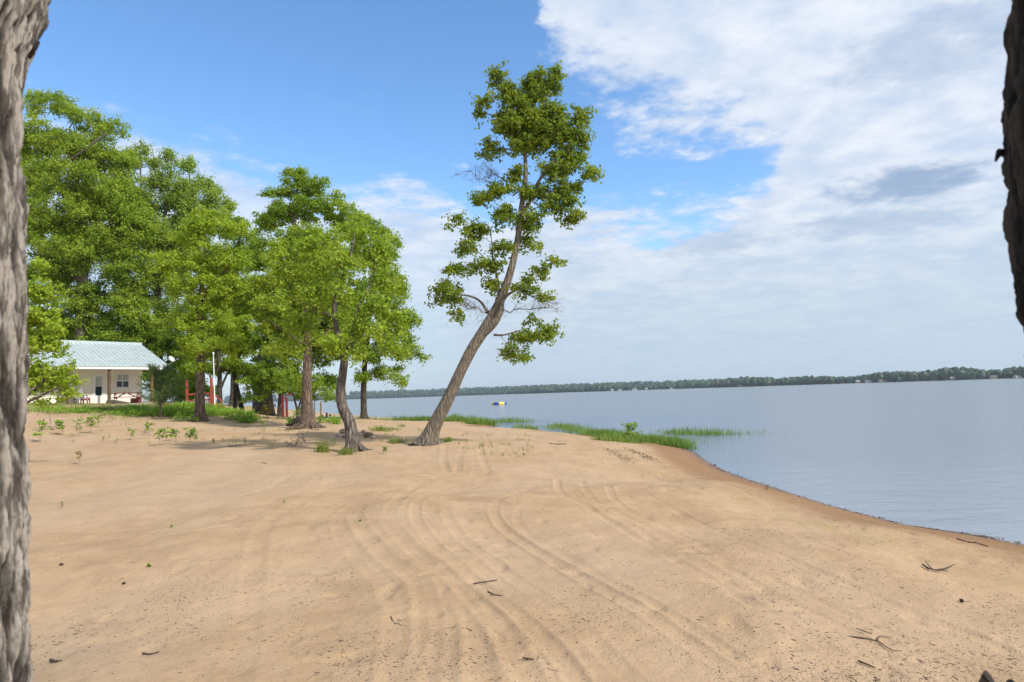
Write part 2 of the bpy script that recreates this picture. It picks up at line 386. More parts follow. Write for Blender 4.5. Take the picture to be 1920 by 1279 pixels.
# ------------------------------------------------------------------ materials
M = {}
m, t, out = mat('sand'); p = t.n('ShaderNodeBsdfPrincipled')
tc = t.n('ShaderNodeTexCoord').outputs['Object']
big = t.noise(tc, .22, 5, .6); mid = t.noise(tc, 1.7, 6, .65); fine = t.noise(tc, 60, 3, .7); mid2 = t.noise(t.scl(tc, (1, 1, 1), (5, 9, 2)), 7.0, 6, .7)
col = t.mix(t.mapr(mid, .3, .72), (.345, .228, .128), (.46, .315, .187))
col = t.mix(t.m('MULTIPLY', t.mapr(big, .40, .62), .45), col, (.47, .345, .24))
col = t.mix(t.mapr(mid2, .56, .74, 0, .40), col, (.24, .14, .075))
col = t.mix(t.mapr(fine, .35, .72, 0, .8), col, t.mix(.5, col, (.42, .27, .155)))
grit = t.n('ShaderNodeTexVoronoi'); t.put(grit.inputs['Vector'], tc); grit.inputs['Scale'].default_value = 16
gm = t.m('MULTIPLY', t.mapr(grit.outputs['Distance'], .07, .12, 1, 0), t.mapr(t.noise(tc, .9, 4, .7), .48, .66))
col = t.mix(t.m('MULTIPLY', gm, .8), col, (.10, .065, .04))
sh = t.n('ShaderNodeAttribute', attribute_name='shore').outputs['Fac']
shn = t.m('ADD', sh, t.m('MULTIPLY', t.m('SUBTRACT', t.noise(tc, 1.3, 4, .6), .5), .9))
damp = t.mapr(shn, .9, 1.9, 1, 0)
col = t.mix(t.m('MULTIPLY', damp, .85), col, (.235, .13, .06))
wet = t.mapr(sh, .02, .5, 1, 0)
col = t.mix(t.m('MULTIPLY', wet, .7), col, (.17, .09, .045))
olive = t.m('MULTIPLY', t.m('MULTIPLY', t.mapr(shn, 1.5, 1.9), t.mapr(shn, 2.1, 2.8, 1, 0)), t.mapr(t.noise(tc, .5, 3), .4, .6))
col = t.mix(t.m('MULTIPLY', olive, .55), col, (.33, .24, .10))
lw = t.n('ShaderNodeAttribute', attribute_name='lawn').outputs['Fac']
lwm = t.mapr(t.m('ADD', lw, t.m('MULTIPLY', t.m('SUBTRACT', t.noise(tc, 1.2, 5, .7), .5), 2.4)), .55, .9, 0, .85)
col = t.mix(lwm, col, t.mix(mid2, (.10, .13, .03), (.17, .19, .06)))
t.put(p.inputs['Base Color'], col)
t.put(p.inputs['Roughness'], t.mapr(wet, 0, 1, .95, .45))
p.inputs['Specular IOR Level'].default_value = .2
bp = t.n('ShaderNodeBump'); bp.inputs['Strength'].default_value = .8; bp.inputs['Distance'].default_value = .03
hh = t.m('ADD', t.m('MULTIPLY', fine, .30), t.m('MULTIPLY', t.noise(tc, 14, 6, .7), .75))
t.put(bp.inputs['Height'], hh); t.L.new(bp.outputs[0], p.inputs['Normal']); t.L.new(p.outputs[0], out.inputs[0]); M['sand'] = m

m, t, out = mat('lake_water')
tc = t.n('ShaderNodeTexCoord').outputs['Object']
wv = t.m('ADD', t.noise(t.scl(tc, (.8, 1.6, 1)), 1.2, 4, .6, .4), t.m('MULTIPLY', t.noise(t.scl(tc, (1, 2.2, 1), (4, 2, 0)), 6.0, 4, .6), .35))
wind = t.mapr(t.noise(t.scl(tc, (.25, 1, 1)), .035, 4, .55), .35, .65)
bp = t.n('ShaderNodeBump'); t.put(bp.inputs['Strength'], t.mapr(wind, 0, 1, .18, .6)); bp.inputs['Distance'].default_value = .10
t.put(bp.inputs['Height'], wv)
gl = t.n('ShaderNodeBsdfGlossy'); gl.inputs['Roughness'].default_value = .12; t.L.new(bp.outputs[0], gl.inputs['Normal'])
t.put(gl.inputs['Color'], (.70, .705, .715))
df = t.n('ShaderNodeBsdfDiffuse'); t.put(df.inputs[0], (.075, .075, .09))
tp = t.n('ShaderNodeBsdfTransparent'); t.put(tp.inputs[0], (.90, .80, .66))
dep = t.n('ShaderNodeAttribute', attribute_name='depth').outputs['Fac']
opq = t.m('SUBTRACT', 1.0, t.m('POWER', 2.718, t.m('MULTIPLY', dep, -6.0)))
m1 = t.n('ShaderNodeMixShader'); t.put(m1.inputs[0], opq); t.L.new(tp.outputs[0], m1.inputs[1]); t.L.new(df.outputs[0], m1.inputs[2])
fr = t.n('ShaderNodeFresnel'); fr.inputs[0].default_value = 1.33; t.L.new(bp.outputs[0], fr.inputs['Normal'])
m2 = t.n('ShaderNodeMixShader'); t.put(m2.inputs[0], fr.outputs[0]); t.L.new(m1.outputs[0], m2.inputs[1]); t.L.new(gl.outputs[0], m2.inputs[2])
t.L.new(m2.outputs[0], out.inputs[0]); M['water'] = m

M['leaf_olive'] = leafmat('leaf_olive', (.08, .14, .014), (.165, .24, .02), (.30, .345, .035), .46)
M['leaf_green'] = leafmat('leaf_green', (.12, .20, .018), (.235, .335, .03), (.38, .46, .05))
M['leaf_dark'] = leafmat('leaf_dark', (.10, .185, .018), (.20, .305, .028), (.33, .42, .045))
M['leaf_yellow'] = leafmat('leaf_yellow', (.15, .24, .02), (.27, .38, .03), (.42, .50, .05), .46)
M['leaf_poplar'] = leafmat('leaf_poplar', (.13, .21, .035), (.235, .335, .055), (.36, .45, .085))
M['needle'] = leafmat('pine_needles', (.06, .13, .035), (.10, .19, .055), (.15, .26, .08), .2)
M['grass'] = leafmat('grass_blades', (.10, .16, .02), (.17, .24, .035), (.30, .33, .09), .3)
M['reed'] = leafmat('reed_blades', (.07, .14, .02), (.13, .22, .035), (.23, .30, .06), .3)
M['cover'] = leafmat('ground_cover_leaves', (.11, .22, .02), (.20, .34, .03), (.34, .44, .07), .4)
M['rust'] = leafmat('rusty_leaves', (.16, .12, .03), (.26, .20, .04), (.30, .30, .05), .3)
M['bark_lean'] = barkmat('bark_lean', (.10, .078, .058), (.24, .195, .145), 11, .12, .6)
M['bark_grey'] = barkmat('bark_grey', (.06, .048, .038), (.24, .20, .165), 10, .2)
M['bark_dark'] = barkmat('bark_dark', (.035, .028, .02), (.115, .09, .065), 9, .2)
M['bark_brown'] = barkmat('bark_brown', (.06, .038, .026), (.24, .165, .115), 9, .2)
M['twig'] = simple('dead_twigs', (.17, .14, .12), .9)
M['litter'] = simple('litter', (.075, .05, .035), .9, .4, 30)
M['crumbs'] = leafmat('crumbs', (.03, .02, .014), (.10, .062, .038), (.24, .16, .10), .02)
M['far'] = leafmat('far_forest', (.012, .035, .018), (.02, .05, .024), (.04, .075, .03), .1)

# ------------------------------------------------------------------ setting
ground = tag(build_ground(), kind='structure')
def build_water():
    r = np.concatenate([[.2], np.geomspace(3, 120, 220), np.geomspace(125, 9000, 60)])
    a = np.radians(np.concatenate([np.linspace(-180, -42, 50, endpoint=False), np.linspace(-42, 42, 260), np.linspace(42, 180, 50)[1:]]))
    A, RR = np.meshgrid(a, r); x = RR * np.sin(A); y = RR * np.cos(A); z, ds = height(x, y)
    nr, na = x.shape; idx = np.arange(nr * na).reshape(nr, na)
    f = np.stack([idx[:-1, :-1], idx[:-1, 1:], idx[1:, 1:], idx[1:, :-1]], -1).reshape(-1, 4)[:, ::-1]
    v = np.stack([x, y, np.zeros_like(x)], -1).reshape(-1, 3)
    return npmesh('lake_water', v, f, M['water'], smooth=True, attrs={'depth': ('POINT', np.clip(-z, 0, 5).ravel())})
tag(build_water(), kind='structure')

# far wooded shore: crowns in a band behind the far waterline
def ico():
    bm = bmesh.new(); bmesh.ops.create_icosphere(bm, subdivisions=2, radius=1.0)
    v = np.array([q.co[:] for q in bm.verts]); f = np.array([[a.index for a in q.verts] for q in bm.faces]); bm.free(); return v, f
ICOV, ICOF = ico()
def far_forest():
    rng = np.random.default_rng(5); V = []; F = []; T = []; n = 0
    aa = -.42
    cs = []
    while aa < 1.0:
        fy = float(far_y(aa)); 
        for row in range(7):
            yy = fy + 6 + row * 16 + rng.uniform(-6, 6); a2 = aa + rng.uniform(-.5, .5) * 8 / fy
            hgt = rng.uniform(11, 18) * (1 + .15 * math.sin(aa * 23) + .12 * math.sin(aa * 61)); cs.append((a2 * yy, yy, hgt))
        aa += 8.5 / fy
    for i in range(900):                                   # wooded hills farther back on the left
        a2 = rng.uniform(-.42, .35); yy = float(far_y(a2)) + rng.uniform(700, 1500); cs.append((a2 * yy, yy, rng.uniform(16, 26)))
    cs = np.array(cs); h0, _ = height(cs[:, 0], cs[:, 1])
    for (x, y, hh), z0 in zip(cs, h0):
        w_ = hh * rng.uniform(.32, .5); s = 1 + .35 * (rng.random(len(ICOV)) - .5)
        v = ICOV * s[:, None] * np.array([w_, w_, hh * .55]) + np.array([x, y, z0 + hh * .5])
        V.append(v); F.append(ICOF + n); n += len(v); T.append(np.full(len(ICOF), rng.random()) * .7 + .3 * rng.random(len(ICOF)))
    return npmesh('far_forest', np.vstack(V), np.vstack(F), M['far'], attrs={'tint': ('FACE', np.concatenate(T))})
tag(far_forest(), 'dark wooded shore running along the far side of the lake', 'forest', kind='stuff')

hm, t, out = mat('haze'); pv = t.n('ShaderNodeVolumePrincipled')
t.put(pv.inputs['Color'], (.80, .90, 1.0)); pv.inputs['Density'].default_value = .00009; pv.inputs['Anisotropy'].default_value = .2
t.L.new(pv.outputs[0], out.inputs['Volume'])
bm = bmesh.new(); box(bm, (0, 4600, 38), (19000, 10400, 84)); hz_ = tag(bmobj('haze', bm, hm), kind='stuff')

# ------------------------------------------------------------------ trees
def frustums(a, b, ra, rb, n=5):
    """tapered tubes for N segments at once"""
    a = np.asarray(a, float); b = np.asarray(b, float); d = b - a; L = np.linalg.norm(d, axis=1, keepdims=True) + 1e-9; d = d / L
    ref = np.where(np.abs(d[:, 2:3]) > .9, np.array([[1., 0, 0]]), np.array([[0, 0, 1.]]))
    u = np.cross(d, ref); u /= np.linalg.norm(u, axis=1, keepdims=True); vv = np.cross(d, u)
    th = np.arange(n) / n * 2 * np.pi
    ring = u[:, None, :] * np.cos(th)[None, :, None] + vv[:, None, :] * np.sin(th)[None, :, None]
    va = a[:, None, :] + ring * np.asarray(ra)[:, None, None]; vb = b[:, None, :] + ring * np.asarray(rb)[:, None, None]
    N = len(a); v = np.concatenate([va, vb], 1).reshape(-1, 3)
    i = np.arange(n); j = (i + 1) % n; q = np.stack([i, j, j + n, i + n], -1)
    f = (np.arange(N)[:, None, None] * 2 * n + q[None]).reshape(-1, 4)
    return v, f
def sweep(pts, rad, n=20, lump=.06, seed=0, flare=0.0, roots=6, sub=6, zfreq=1.0):
    """trunk: smooth tube through pts with uneven surface and a root flare"""
    k = catmull(np.c_[np.asarray(pts, float), rad], sub); Pq = k[:, :3]; rr = k[:, 3]
    d = np.gradient(Pq, axis=0); d /= np.linalg.norm(d, axis=1, keepdims=True)
    u = np.cross(d, [[0, 1., 0]]); u /= np.linalg.norm(u, axis=1, keepdims=True); v = np.cross(d, u)
    th = np.arange(n) / n * 2 * np.pi
    s = np.concatenate([[0], np.cumsum(np.linalg.norm(np.diff(Pq, axis=0), axis=1))])
    T, S = np.meshgrid(th, s)
    nz = smooth_noise(np.cos(T) * 2 + seed * 3.7, np.sin(T) * 2 + S * 1.2 * zfreq, 1.0, seed + 3) + .6 * smooth_noise(np.cos(T) * 5 + S * 2, np.sin(T) * 5, 1.0, seed + 11)
    fl = flare * np.exp(-S / (rr[0] * .55)) * (.5 + .5 * np.cos(T * roots + seed)) + flare * .3 * np.exp(-S / (rr[0] * 1.3))
    rad_ = rr[:, None] * (1 + lump * 2 * nz + fl)
    V = Pq[:, None, :] + (u[:, None, :] * np.cos(T)[..., None] + v[:, None, :] * np.sin(T)[..., None]) * rad_[..., None]
    m_ = len(Pq); idx = np.arange(m_ * n).reshape(m_, n); nx = np.roll(idx, -1, 1)
    F = np.stack([idx[:-1], nx[:-1], nx[1:], idx[1:]], -1).reshape(-1, 4)
    return V.reshape(-1, 3), F, Pq, rr
def leaves(pos, nrm, size, rng, aspect=.62, fold=.25):
    """rhombic folded leaves: 4 verts, 2 triangles each"""
    N = len(pos); nrm = nrm / (np.linalg.norm(nrm, axis=1, keepdims=True) + 1e-9)
    r = rng.normal(size=(N, 3)); ax = np.cross(nrm, r); ax /= np.linalg.norm(ax, axis=1, keepdims=True) + 1e-9; bx = np.cross(nrm, ax)
    s = size[:, None]; w_ = s * aspect * .5
    v0 = pos - ax * s * .5; v2 = pos + ax * s * .5; mid = pos - ax * s * .08
    v1 = mid + bx * w_ + nrm * w_ * fold * 2; v3 = mid - bx * w_ + nrm * w_ * fold * 2
    V = np.stack([v0, v1, v2, v3], 1).reshape(-1, 3)
    b = np.arange(N)[:, None] * 4
    F = np.stack([np.c_[b, b+1, b+2], np.c_[b, b+2, b+3]], 1).reshape(-1, 3)
    return V, F

def tree(name, label, cat, trunk, pads, lm, bm_, seed, group=None, leaf=.11, lai=3.0, crad=.45, cl=1.0, flat=.55, k0=2, flare=.5,
         stems=(), tipr=.006, droop=0.0, hang=0.3, bare=(), nside=18, upb=.5, base=None, nmax=520, inner=True, maxr=.45, rootspread=0):
    """trunk: [(px,py,Y,width_px)]; pads: [(px,py,rx,ry,Y[,ydepth])]; leaf sprays are joined to the trunk by branches"""
    rng = np.random.default_rng(seed)
    if LAIK > 1: leaf *= .80; crad *= .72; nmax = 1500
    tp = [P(a, b, y) for a, b, y, w_ in trunk]; tr = [.86 * w_ * y / FPX / 2 for a, b, y, w_ in trunk]
    g = gz(tp[0].x, tp[0].y)
    if abs(g - tp[0].z) < .6: tp[0].z = g - .06
    root = empty(name, (tp[0].x, tp[0].y, tp[0].z), label, cat, group)
    Vt, Ft, path, pr = sweep([q[:] for q in tp], tr, nside, .07, seed, flare)
    VV = [Vt]; FF = [Ft]; n = len(Vt)
    NP = [list(q) for q in path[k0 * 6:]]; NR = list(pr[k0 * 6:]); PL = list(np.linspace(0, 1, len(NP)) * 1.5); PAR = [-1] * len(NP)
    for st in stems:                                       # secondary stems drawn by hand
        sp = [P(a, b, y) for a, b, y, w_ in st]; sr = [.86 * w_ * y / FPX / 2 for a, b, y, w_ in st]
        v, f, pa, r_ = sweep([q[:] for q in sp], sr, 12, .06, seed + 1); VV.append(v); FF.append(f + n); n += len(v)
        for i, q in enumerate(pa[4:]): NP.append(list(q)); NR.append(r_[i + 4]); PL.append(.5 + i * .05); PAR.append(-1)
    # cluster centres
    cs = []; area = 0; cw = []
    for pd in pads:
        px, py, rx, ry, Y = pd[:5]; c = P(px, py, Y); sx = rx * Y / FPX; sz = ry * Y / FPX; sy = pd[5] if len(pd) > 5 else .75 * sx
        A_ = math.pi * sx * sz; area += A_
        k = max(2, int(round(A_ * (1 + .25 * sy) / (crad * crad * 1.5) * cl)))
        q = rng.normal(size=(k, 3)); q /= np.linalg.norm(q, axis=1, keepdims=True); q *= (rng.random((k, 1)) ** .42)
        cs.append(np.array(c) + q * np.array([max(sx - crad * .5, sx * .4), sy, max(sz - crad * .3, sz * .4)])); cw += [A_ / k] * k
    cs = np.vstack(cs); cw = np.array(cw)
    if len(cs) > nmax: s_ = rng.choice(len(cs), nmax, False); cw = cw[s_] * len(cs) / nmax; cs = cs[s_]
    nb = len(cs)
    bcs = []
    for (px, py, rx, ry, Y, k) in bare:
        c = P(px, py, Y); q = rng.normal(size=(k, 3)) * .5; bcs.append(np.array(c) + q * np.array([rx * Y / FPX, .5 * rx * Y / FPX, ry * Y / FPX]))
    allc = np.vstack([cs] + bcs) if bcs else cs
    node = np.array(NP); pl = np.array(PL); nn = len(node); cap = nn + len(allc) * 4 + 10
    NPa = np.zeros((cap, 3)); NPa[:nn] = node; PLa = np.zeros(cap); PLa[:nn] = pl; PRa = np.full(cap, -1, int); isT = nn
    left = np.arange(len(allc))
    def cost(nodes, nz0, targets):
        d = targets[:, None, :] - nodes[None]; L = np.linalg.norm(d, axis=2) + 1e-6
        return L * (1 + upb * np.clip(-d[..., 2] / L + .15, 0, 2)) + .35 * PLa[nz0][None]
    cm = cost(NPa[:nn], np.arange(nn), allc); best = cm.min(1); bi = cm.argmin(1); done = np.zeros(len(allc), bool); tipn = np.zeros(len(allc), int)
    for _ in range(len(allc)):
        bb = np.where(done, 1e9, best); c = int(bb.argmin()); s0 = bi[c]; a = NPa[s0]; b = allc[c]; L = np.linalg.norm(b - a); seg = 3 if L > .5 else 2
        prev = s0; new = []
        bend = rng.normal(size=3) * L * .10 + np.array([0, 0, L * .10])
        for k in range(1, seg + 1):
            tt = k / seg; q = a + (b - a) * tt + bend * math.sin(math.pi * tt)
            NPa[nn] = q; PLa[nn] = PLa[s0] + L * tt; PRa[nn] = prev; prev = nn; new.append(nn); nn += 1
        tipn[c] = prev; done[c] = True
        cm = cost(NPa[new], np.array(new), allc); mi = cm.min(1); upd = mi < best; best = np.where(upd, mi, best); bi = np.where(upd, np.array(new)[cm.argmin(1)], bi)
    rad = np.zeros(cap); acc = np.zeros(cap); isb = np.zeros(cap, bool); isb[tipn[nb:]] = True
    for i in range(nn - 1, isT - 1, -1):
        rad[i] = max(acc[i], tipr ** 2.25) ** (1 / 2.25); acc[PRa[i]] += rad[i] ** 2.25
    ids = np.arange(isT, nn); pa = PRa[ids]
    trr = np.zeros(cap); trr[:isT] = NR[:isT]
    rp = np.where(pa >= isT, rad[pa], np.minimum(rad[ids] * 1.25, np.maximum(trr[pa], .01) * .9)); rc = np.minimum(rad[ids], rp)
    rp = np.minimum(rp, maxr); rc = np.minimum(rc, maxr)
    v, f = frustums(NPa[pa], NPa[ids], rp, rc, 6); VV.append(v); FF.append(f + n); n += len(v)
    # twigs
    def twigs(cen, k, ln, r0, up=0.2):
        c = np.repeat(cen, k, 0); d = rng.normal(size=c.shape) * np.array([1, 1, .6]); d[:, 2] += up; d /= np.linalg.norm(d, axis=1, keepdims=True)
        l = ln * rng.uniform(.5, 1.1, (len(c), 1)); mdl = c + d * l * .5 + rng.normal(size=c.shape) * .04; e = c + d * l + rng.normal(size=c.shape) * .09
        v1, f1 = frustums(c, mdl, np.full(len(c), r0), np.full(len(c), r0 * .7), 3); v2, f2 = frustums(mdl, e, np.full(len(c), r0 * .7), np.full(len(c), r0 * .35), 3)
        return np.vstack([v1, v2]), np.vstack([f1, f2 + len(v1)]), mdl, e
    v, f, tm, te = twigs(cs, 5, crad * 1.1, tipr * .8); VV.append(v); FF.append(f + n); n += len(v)
    if bcs:
        v, f, m1_, e1 = twigs(np.vstack(bcs), 5, crad * 1.1, tipr * .8); VV.append(v); FF.append(f + n); n += len(v)
        v, f, _, _ = twigs(e1, 2, crad * .7, tipr * .5); VV.append(v); FF.append(f + n); n += len(v)
    if rootspread:
        b0 = np.array(tp[0]); r0 = tr[0]; aa = rng.uniform(0, 6.28, rootspread)
        for a_ in aa:
            ln = r0 * rng.uniform(1.3, 2.4); d = np.array([math.cos(a_), math.sin(a_), 0]); side = np.array([-d[1], d[0], 0]) * rng.normal() * .3
            ps = [b0 + d * r0 * .5 + [0, 0, .28], b0 + d * (r0 + ln * .3) + [0, 0, .10], b0 + (d + side) * (r0 + ln * .6) + [0, 0, .07], b0 + (d + side * 1.6) * (r0 + ln) + [0, 0, .0]]
            v, f, _, _ = sweep(ps, [r0 * .28, r0 * .18, r0 * .11, r0 * .04], 7, .12, seed + int(a_ * 10), sub=4); VV.append(v); FF.append(f + n); n += len(v)
    npmesh('trunk', np.vstack(VV), np.vstack(FF), bm_, root, smooth=True)
    # leaves sit round the ends of the twigs of every spray
    LA = leaf * leaf * .62 * .5
    cnt = np.maximum(6, (lai * LAIK * cw / LA).astype(int)); ci = np.repeat(np.arange(nb), cnt); N = len(ci)
    tws = rng.integers(0, 5, N); along = rng.random(N)[:, None]
    pos = tm[ci * 5 + tws] * (1 - along) + te[ci * 5 + tws] * along
    pos = pos + rng.normal(size=(N, 3)) * crad * np.array([.30, .30, .30 * flat]) - np.array([0, 0, 1]) * hang * crad * np.abs(rng.normal(size=(N, 1))) * .4
    nrm = rng.normal(size=(N, 3)) * .65 + np.array([0, -.12, .5]) + (pos - cs[ci]) / crad * .5
    v, f = leaves(pos, nrm, leaf * rng.uniform(.5, 1.45, N), rng)
    ct = rng.random(nb); tint = np.clip(.30 + .40 * ct[ci] + .45 * (rng.random(N) - .35), 0, 1)
    npmesh('crown', v, f, lm, root, attrs={'tint': ('FACE', np.repeat(tint, 2))})
    return root

LAIK = 1.0
# the leaning tree on the sand
L = 18.0
tree('leaning_tree', 'tall leaning tree with a curved trunk standing alone at the middle of the beach', 'tree',
     [(800, 834, L, 40), (814, 800, L, 31), (842, 745, L, 25), (862, 700, L, 24), (884, 656, L, 23.5), (908, 618, L, 23), (931, 577, L, 19), (949, 535, L, 17), (962, 490, L, 15), (972, 440, L, 13), (978, 390, L, 12),
      (985, 340, L, 10), (985, 300, L, 8), (983, 255, L, 6), (990, 200, L, 4), (998, 150, L, 2)],
     [(930, 140, 15, 26, L), (1000, 190, 45, 34, L), (1010, 245, 60, 40, L), (960, 240, 36, 30, L), (1040, 320, 40, 20, L), (970, 330, 24, 18, L), (1050, 360, 34, 18, L), (1000, 150, 30, 26, L), (1040, 155, 20, 34, L), (950, 178, 34, 26, L), (903, 212, 24, 6, L, .4), (905, 190, 18, 12, L), (975, 225, 62, 40, L), (1045, 225, 30, 40, L),
      (1092, 218, 17, 32, L), (1075, 250, 35, 25, L), (915, 277, 30, 15, L, .5), (985, 275, 50, 16, L), (1070, 290, 42, 30, L), (1108, 328, 24, 14, L), (1082, 350, 18, 14, L),
      (1050, 385, 42, 18, L), (1070, 408, 24, 14, L), (1000, 360, 36, 20, L), (905, 370, 28, 16, L), (938, 352, 30, 16, L), (855, 417, 26, 7, L, .5), (895, 432, 34, 18, L), (880, 466, 36, 10, L, .6), (945, 400, 26, 26, L),
      (995, 410, 40, 18, L), (985, 447, 26, 8, L), (1000, 462, 20, 7, L, .4), (840, 540, 38, 13, L, .8), (868, 505, 44, 12, L, .8), (835, 562, 34, 10, L, .7), (860, 590, 22, 8, L, .5), (920, 498, 30, 18, L), (925, 535, 22, 14, L), (940, 465, 26, 14, L),
      (1012, 505, 26, 9, L, .6), (1042, 490, 22, 7, L, .5), (985, 545, 32, 10, L, .7), (1012, 557, 24, 7, L, .5), (995, 525, 20, 8, L, .4), (1030, 622, 28, 16, L), (985, 632, 40, 14, L), (950, 655, 24, 10, L, .5), (975, 670, 26, 8, L, .5), (1000, 600, 20, 6, L, .4)],
     M['leaf_olive'], M['bark_lean'], 11, leaf=.088, lai=5.6, crad=.19, cl=1.5, nmax=900, flat=.5, k0=5, flare=.75, tipr=.0055, rootspread=11, nside=26,
     stems=[[(900, 632, L, 18), (925, 608, L-.1, 17), (938, 585, L-.15, 14), (943, 562, L-.1, 11), (960, 548, L-.1, 5), (985, 538, L-.1, 3)],
            [(976, 400, L, 12), (990, 385, L, 9), (1000, 360, L, 8), (1020, 325, L, 6), (1045, 305, L, 4)],
            [(935, 575, L, 8), (934, 530, L+.1, 5), (925, 490, L+.1, 4), (922, 455, L+.1, 2)],
            [(915, 585, L, 8), (900, 565, L+.2, 5), (880, 555, L+.2, 4), (850, 552, L+.2, 2)],
            [(926, 628, L-.1, 6), (945, 628, L-.2, 4), (975, 620, L-.3, 3)]],
     bare=[(905, 325, 34, 16, L, 16), (1000, 575, 40, 16, L, 14), (880, 570, 30, 12, L, 8), (1050, 320, 20, 16, L, 6), (915, 595, 20, 12, L, 4)], droop=.1, hang=.5, maxr=.07)

# the curved tree at the edge of the grove
L = 17.5
tree('curved_tree', 'grey tree with a snaking trunk forking at mid height at the front of the grove', 'tree',
     [(664, 848, L, 34), (660, 815, L, 27), (655, 790, L, 25), (643, 765, L, 23), (639, 735, L, 21), (643, 700, L, 18), (646, 665, L, 17), (640, 640, L, 12), (630, 610, L, 11), (628, 570, L, 10), (640, 530, L, 9), (652, 500, L, 7), (660, 470, L, 4), (665, 440, L, 2)],
     [(650, 440, 60, 26, L + .5), (590, 470, 50, 30, L), (700, 470, 44, 34, L + .8), (540, 510, 42, 26, L), (640, 500, 60, 30, L - .3, 1.2), (720, 530, 40, 34, L + .5), (520, 555, 40, 20, L - .2), (590, 545, 44, 24, L - .6), (670, 560, 50, 28, L - .5),
      (560, 600, 44, 20, L), (610, 640, 36, 16, L - .5), (735, 590, 34, 30, L + .4), (690, 620, 44, 22, L - .3), (545, 645, 34, 14, L), (655, 655, 26, 14, L - .5), (735, 640, 22, 20, L)],
     M['leaf_green'], M['bark_grey'], 12, leaf=.10, lai=3.8, crad=.32, cl=1.0, k0=6, flare=.35, tipr=.005, rootspread=6,
     stems=[[(648, 672, L, 12), (656, 650, L, 10), (662, 620, L + .1, 9), (672, 580, L + .2, 7), (690, 540, L + .3, 5), (705, 500, L + .4, 3)],
            [(632, 600, L, 6), (605, 585, L, 5), (570, 570, L - .2, 3)]], hang=.7)

LAIK = 1.4
def crown_pads(pts, Y): return [(a, b, c, d, Y + (e[0] if e else 0)) for a, b, c, d, *e in pts]
G = 'trees of the grove beside the cabin'
tree('grove_tree', 'straight brown trunked tree right of the ground cover, roots half buried', 'tree',
     [(577, 803, 27, 38), (576, 780, 27, 27), (575, 740, 27, 22), (576, 690, 27, 20), (578, 650, 27, 17), (576, 600, 27, 13), (572, 550, 27, 10), (570, 500, 27, 7), (570, 450, 27, 3)],
     crown_pads([(570, 440, 46, 34), (530, 480, 50, 30), (610, 480, 46, 34), (500, 540, 44, 30), (560, 540, 50, 30), (620, 550, 40, 30), (500, 600, 40, 24), (560, 605, 46, 22), (520, 650, 36, 16), (600, 640, 34, 16), (640, 600, 30, 30), (545, 665, 30, 12), (560, 540, 80, 70)], 27),
     M['leaf_green'], M['bark_brown'], 21, G, leaf=.12, lai=2.4, crad=.4, cl=.8, k0=4, flare=.6, rootspread=8,
     stems=[[(578, 660, 27, 9), (560, 640, 27, 8), (530, 620, 26.8, 5), (505, 600, 26.5, 3)], [(577, 650, 27, 9), (600, 635, 27, 7), (625, 610, 27, 5)]])
tree('grove_tree', 'yellow green tree rising from the ground cover just left of the white pole', 'tree',
     [(375, 787, 30, 28), (375, 765, 30, 21), (375, 720, 30, 19), (376, 670, 30, 18), (377, 620, 30, 15), (376, 580, 30, 13), (378, 540, 30, 10), (382, 500, 30, 7), (384, 450, 30, 3)],
     crown_pads([(390, 410, 50, 24), (350, 440, 50, 24), (430, 430, 44, 28), (320, 490, 44, 22), (400, 480, 56, 26), (455, 490, 34, 30), (330, 540, 44, 20), (440, 545, 46, 24), (385, 530, 40, 20, -.8), (350, 600, 44, 18), (430, 600, 44, 20), (400, 645, 50, 18, -1), (345, 650, 34, 14), (450, 650, 34, 20), (380, 690, 20, 10, -.5), (385, 510, 85, 95), (390, 620, 70, 50)], 30),
     M['leaf_yellow'], M['bark_brown'], 22, G, leaf=.13, lai=2.0, crad=.42, cl=.75, k0=4, flare=.5, rootspread=4,
     stems=[[(377, 600, 30, 9), (362, 570, 30, 7), (350, 545, 30, 5), (335, 520, 30, 3)], [(378, 560, 30, 9), (400, 530, 30, 7), (425, 505, 30, 5), (440, 480, 30, 3)]])
tree('grove_tree', 'dark crowned tree nearest the lake with slim trunk and low drooping boughs', 'tree',
     [(683, 788, 38, 17), (682, 765, 38, 13), (682, 720, 38, 12), (684, 680, 38, 11), (690, 620, 38, 9), (695, 560, 38, 7), (700, 500, 38, 4), (700, 440, 38, 2)],
     crown_pads([(690, 420, 46, 30), (725, 470, 40, 40), (730, 530, 44, 40), (760, 590, 34, 34), (700, 590, 50, 40), (745, 640, 48, 26), (700, 660, 50, 24), (665, 640, 40, 40), (770, 660, 26, 18), (735, 695, 40, 14), (755, 712, 20, 8), (690, 705, 36, 10)], 38),
     M['leaf_dark'], M['bark_dark'], 23, G, leaf=.16, lai=3.2, crad=.6, cl=.8, k0=2, flare=.4, hang=.9)
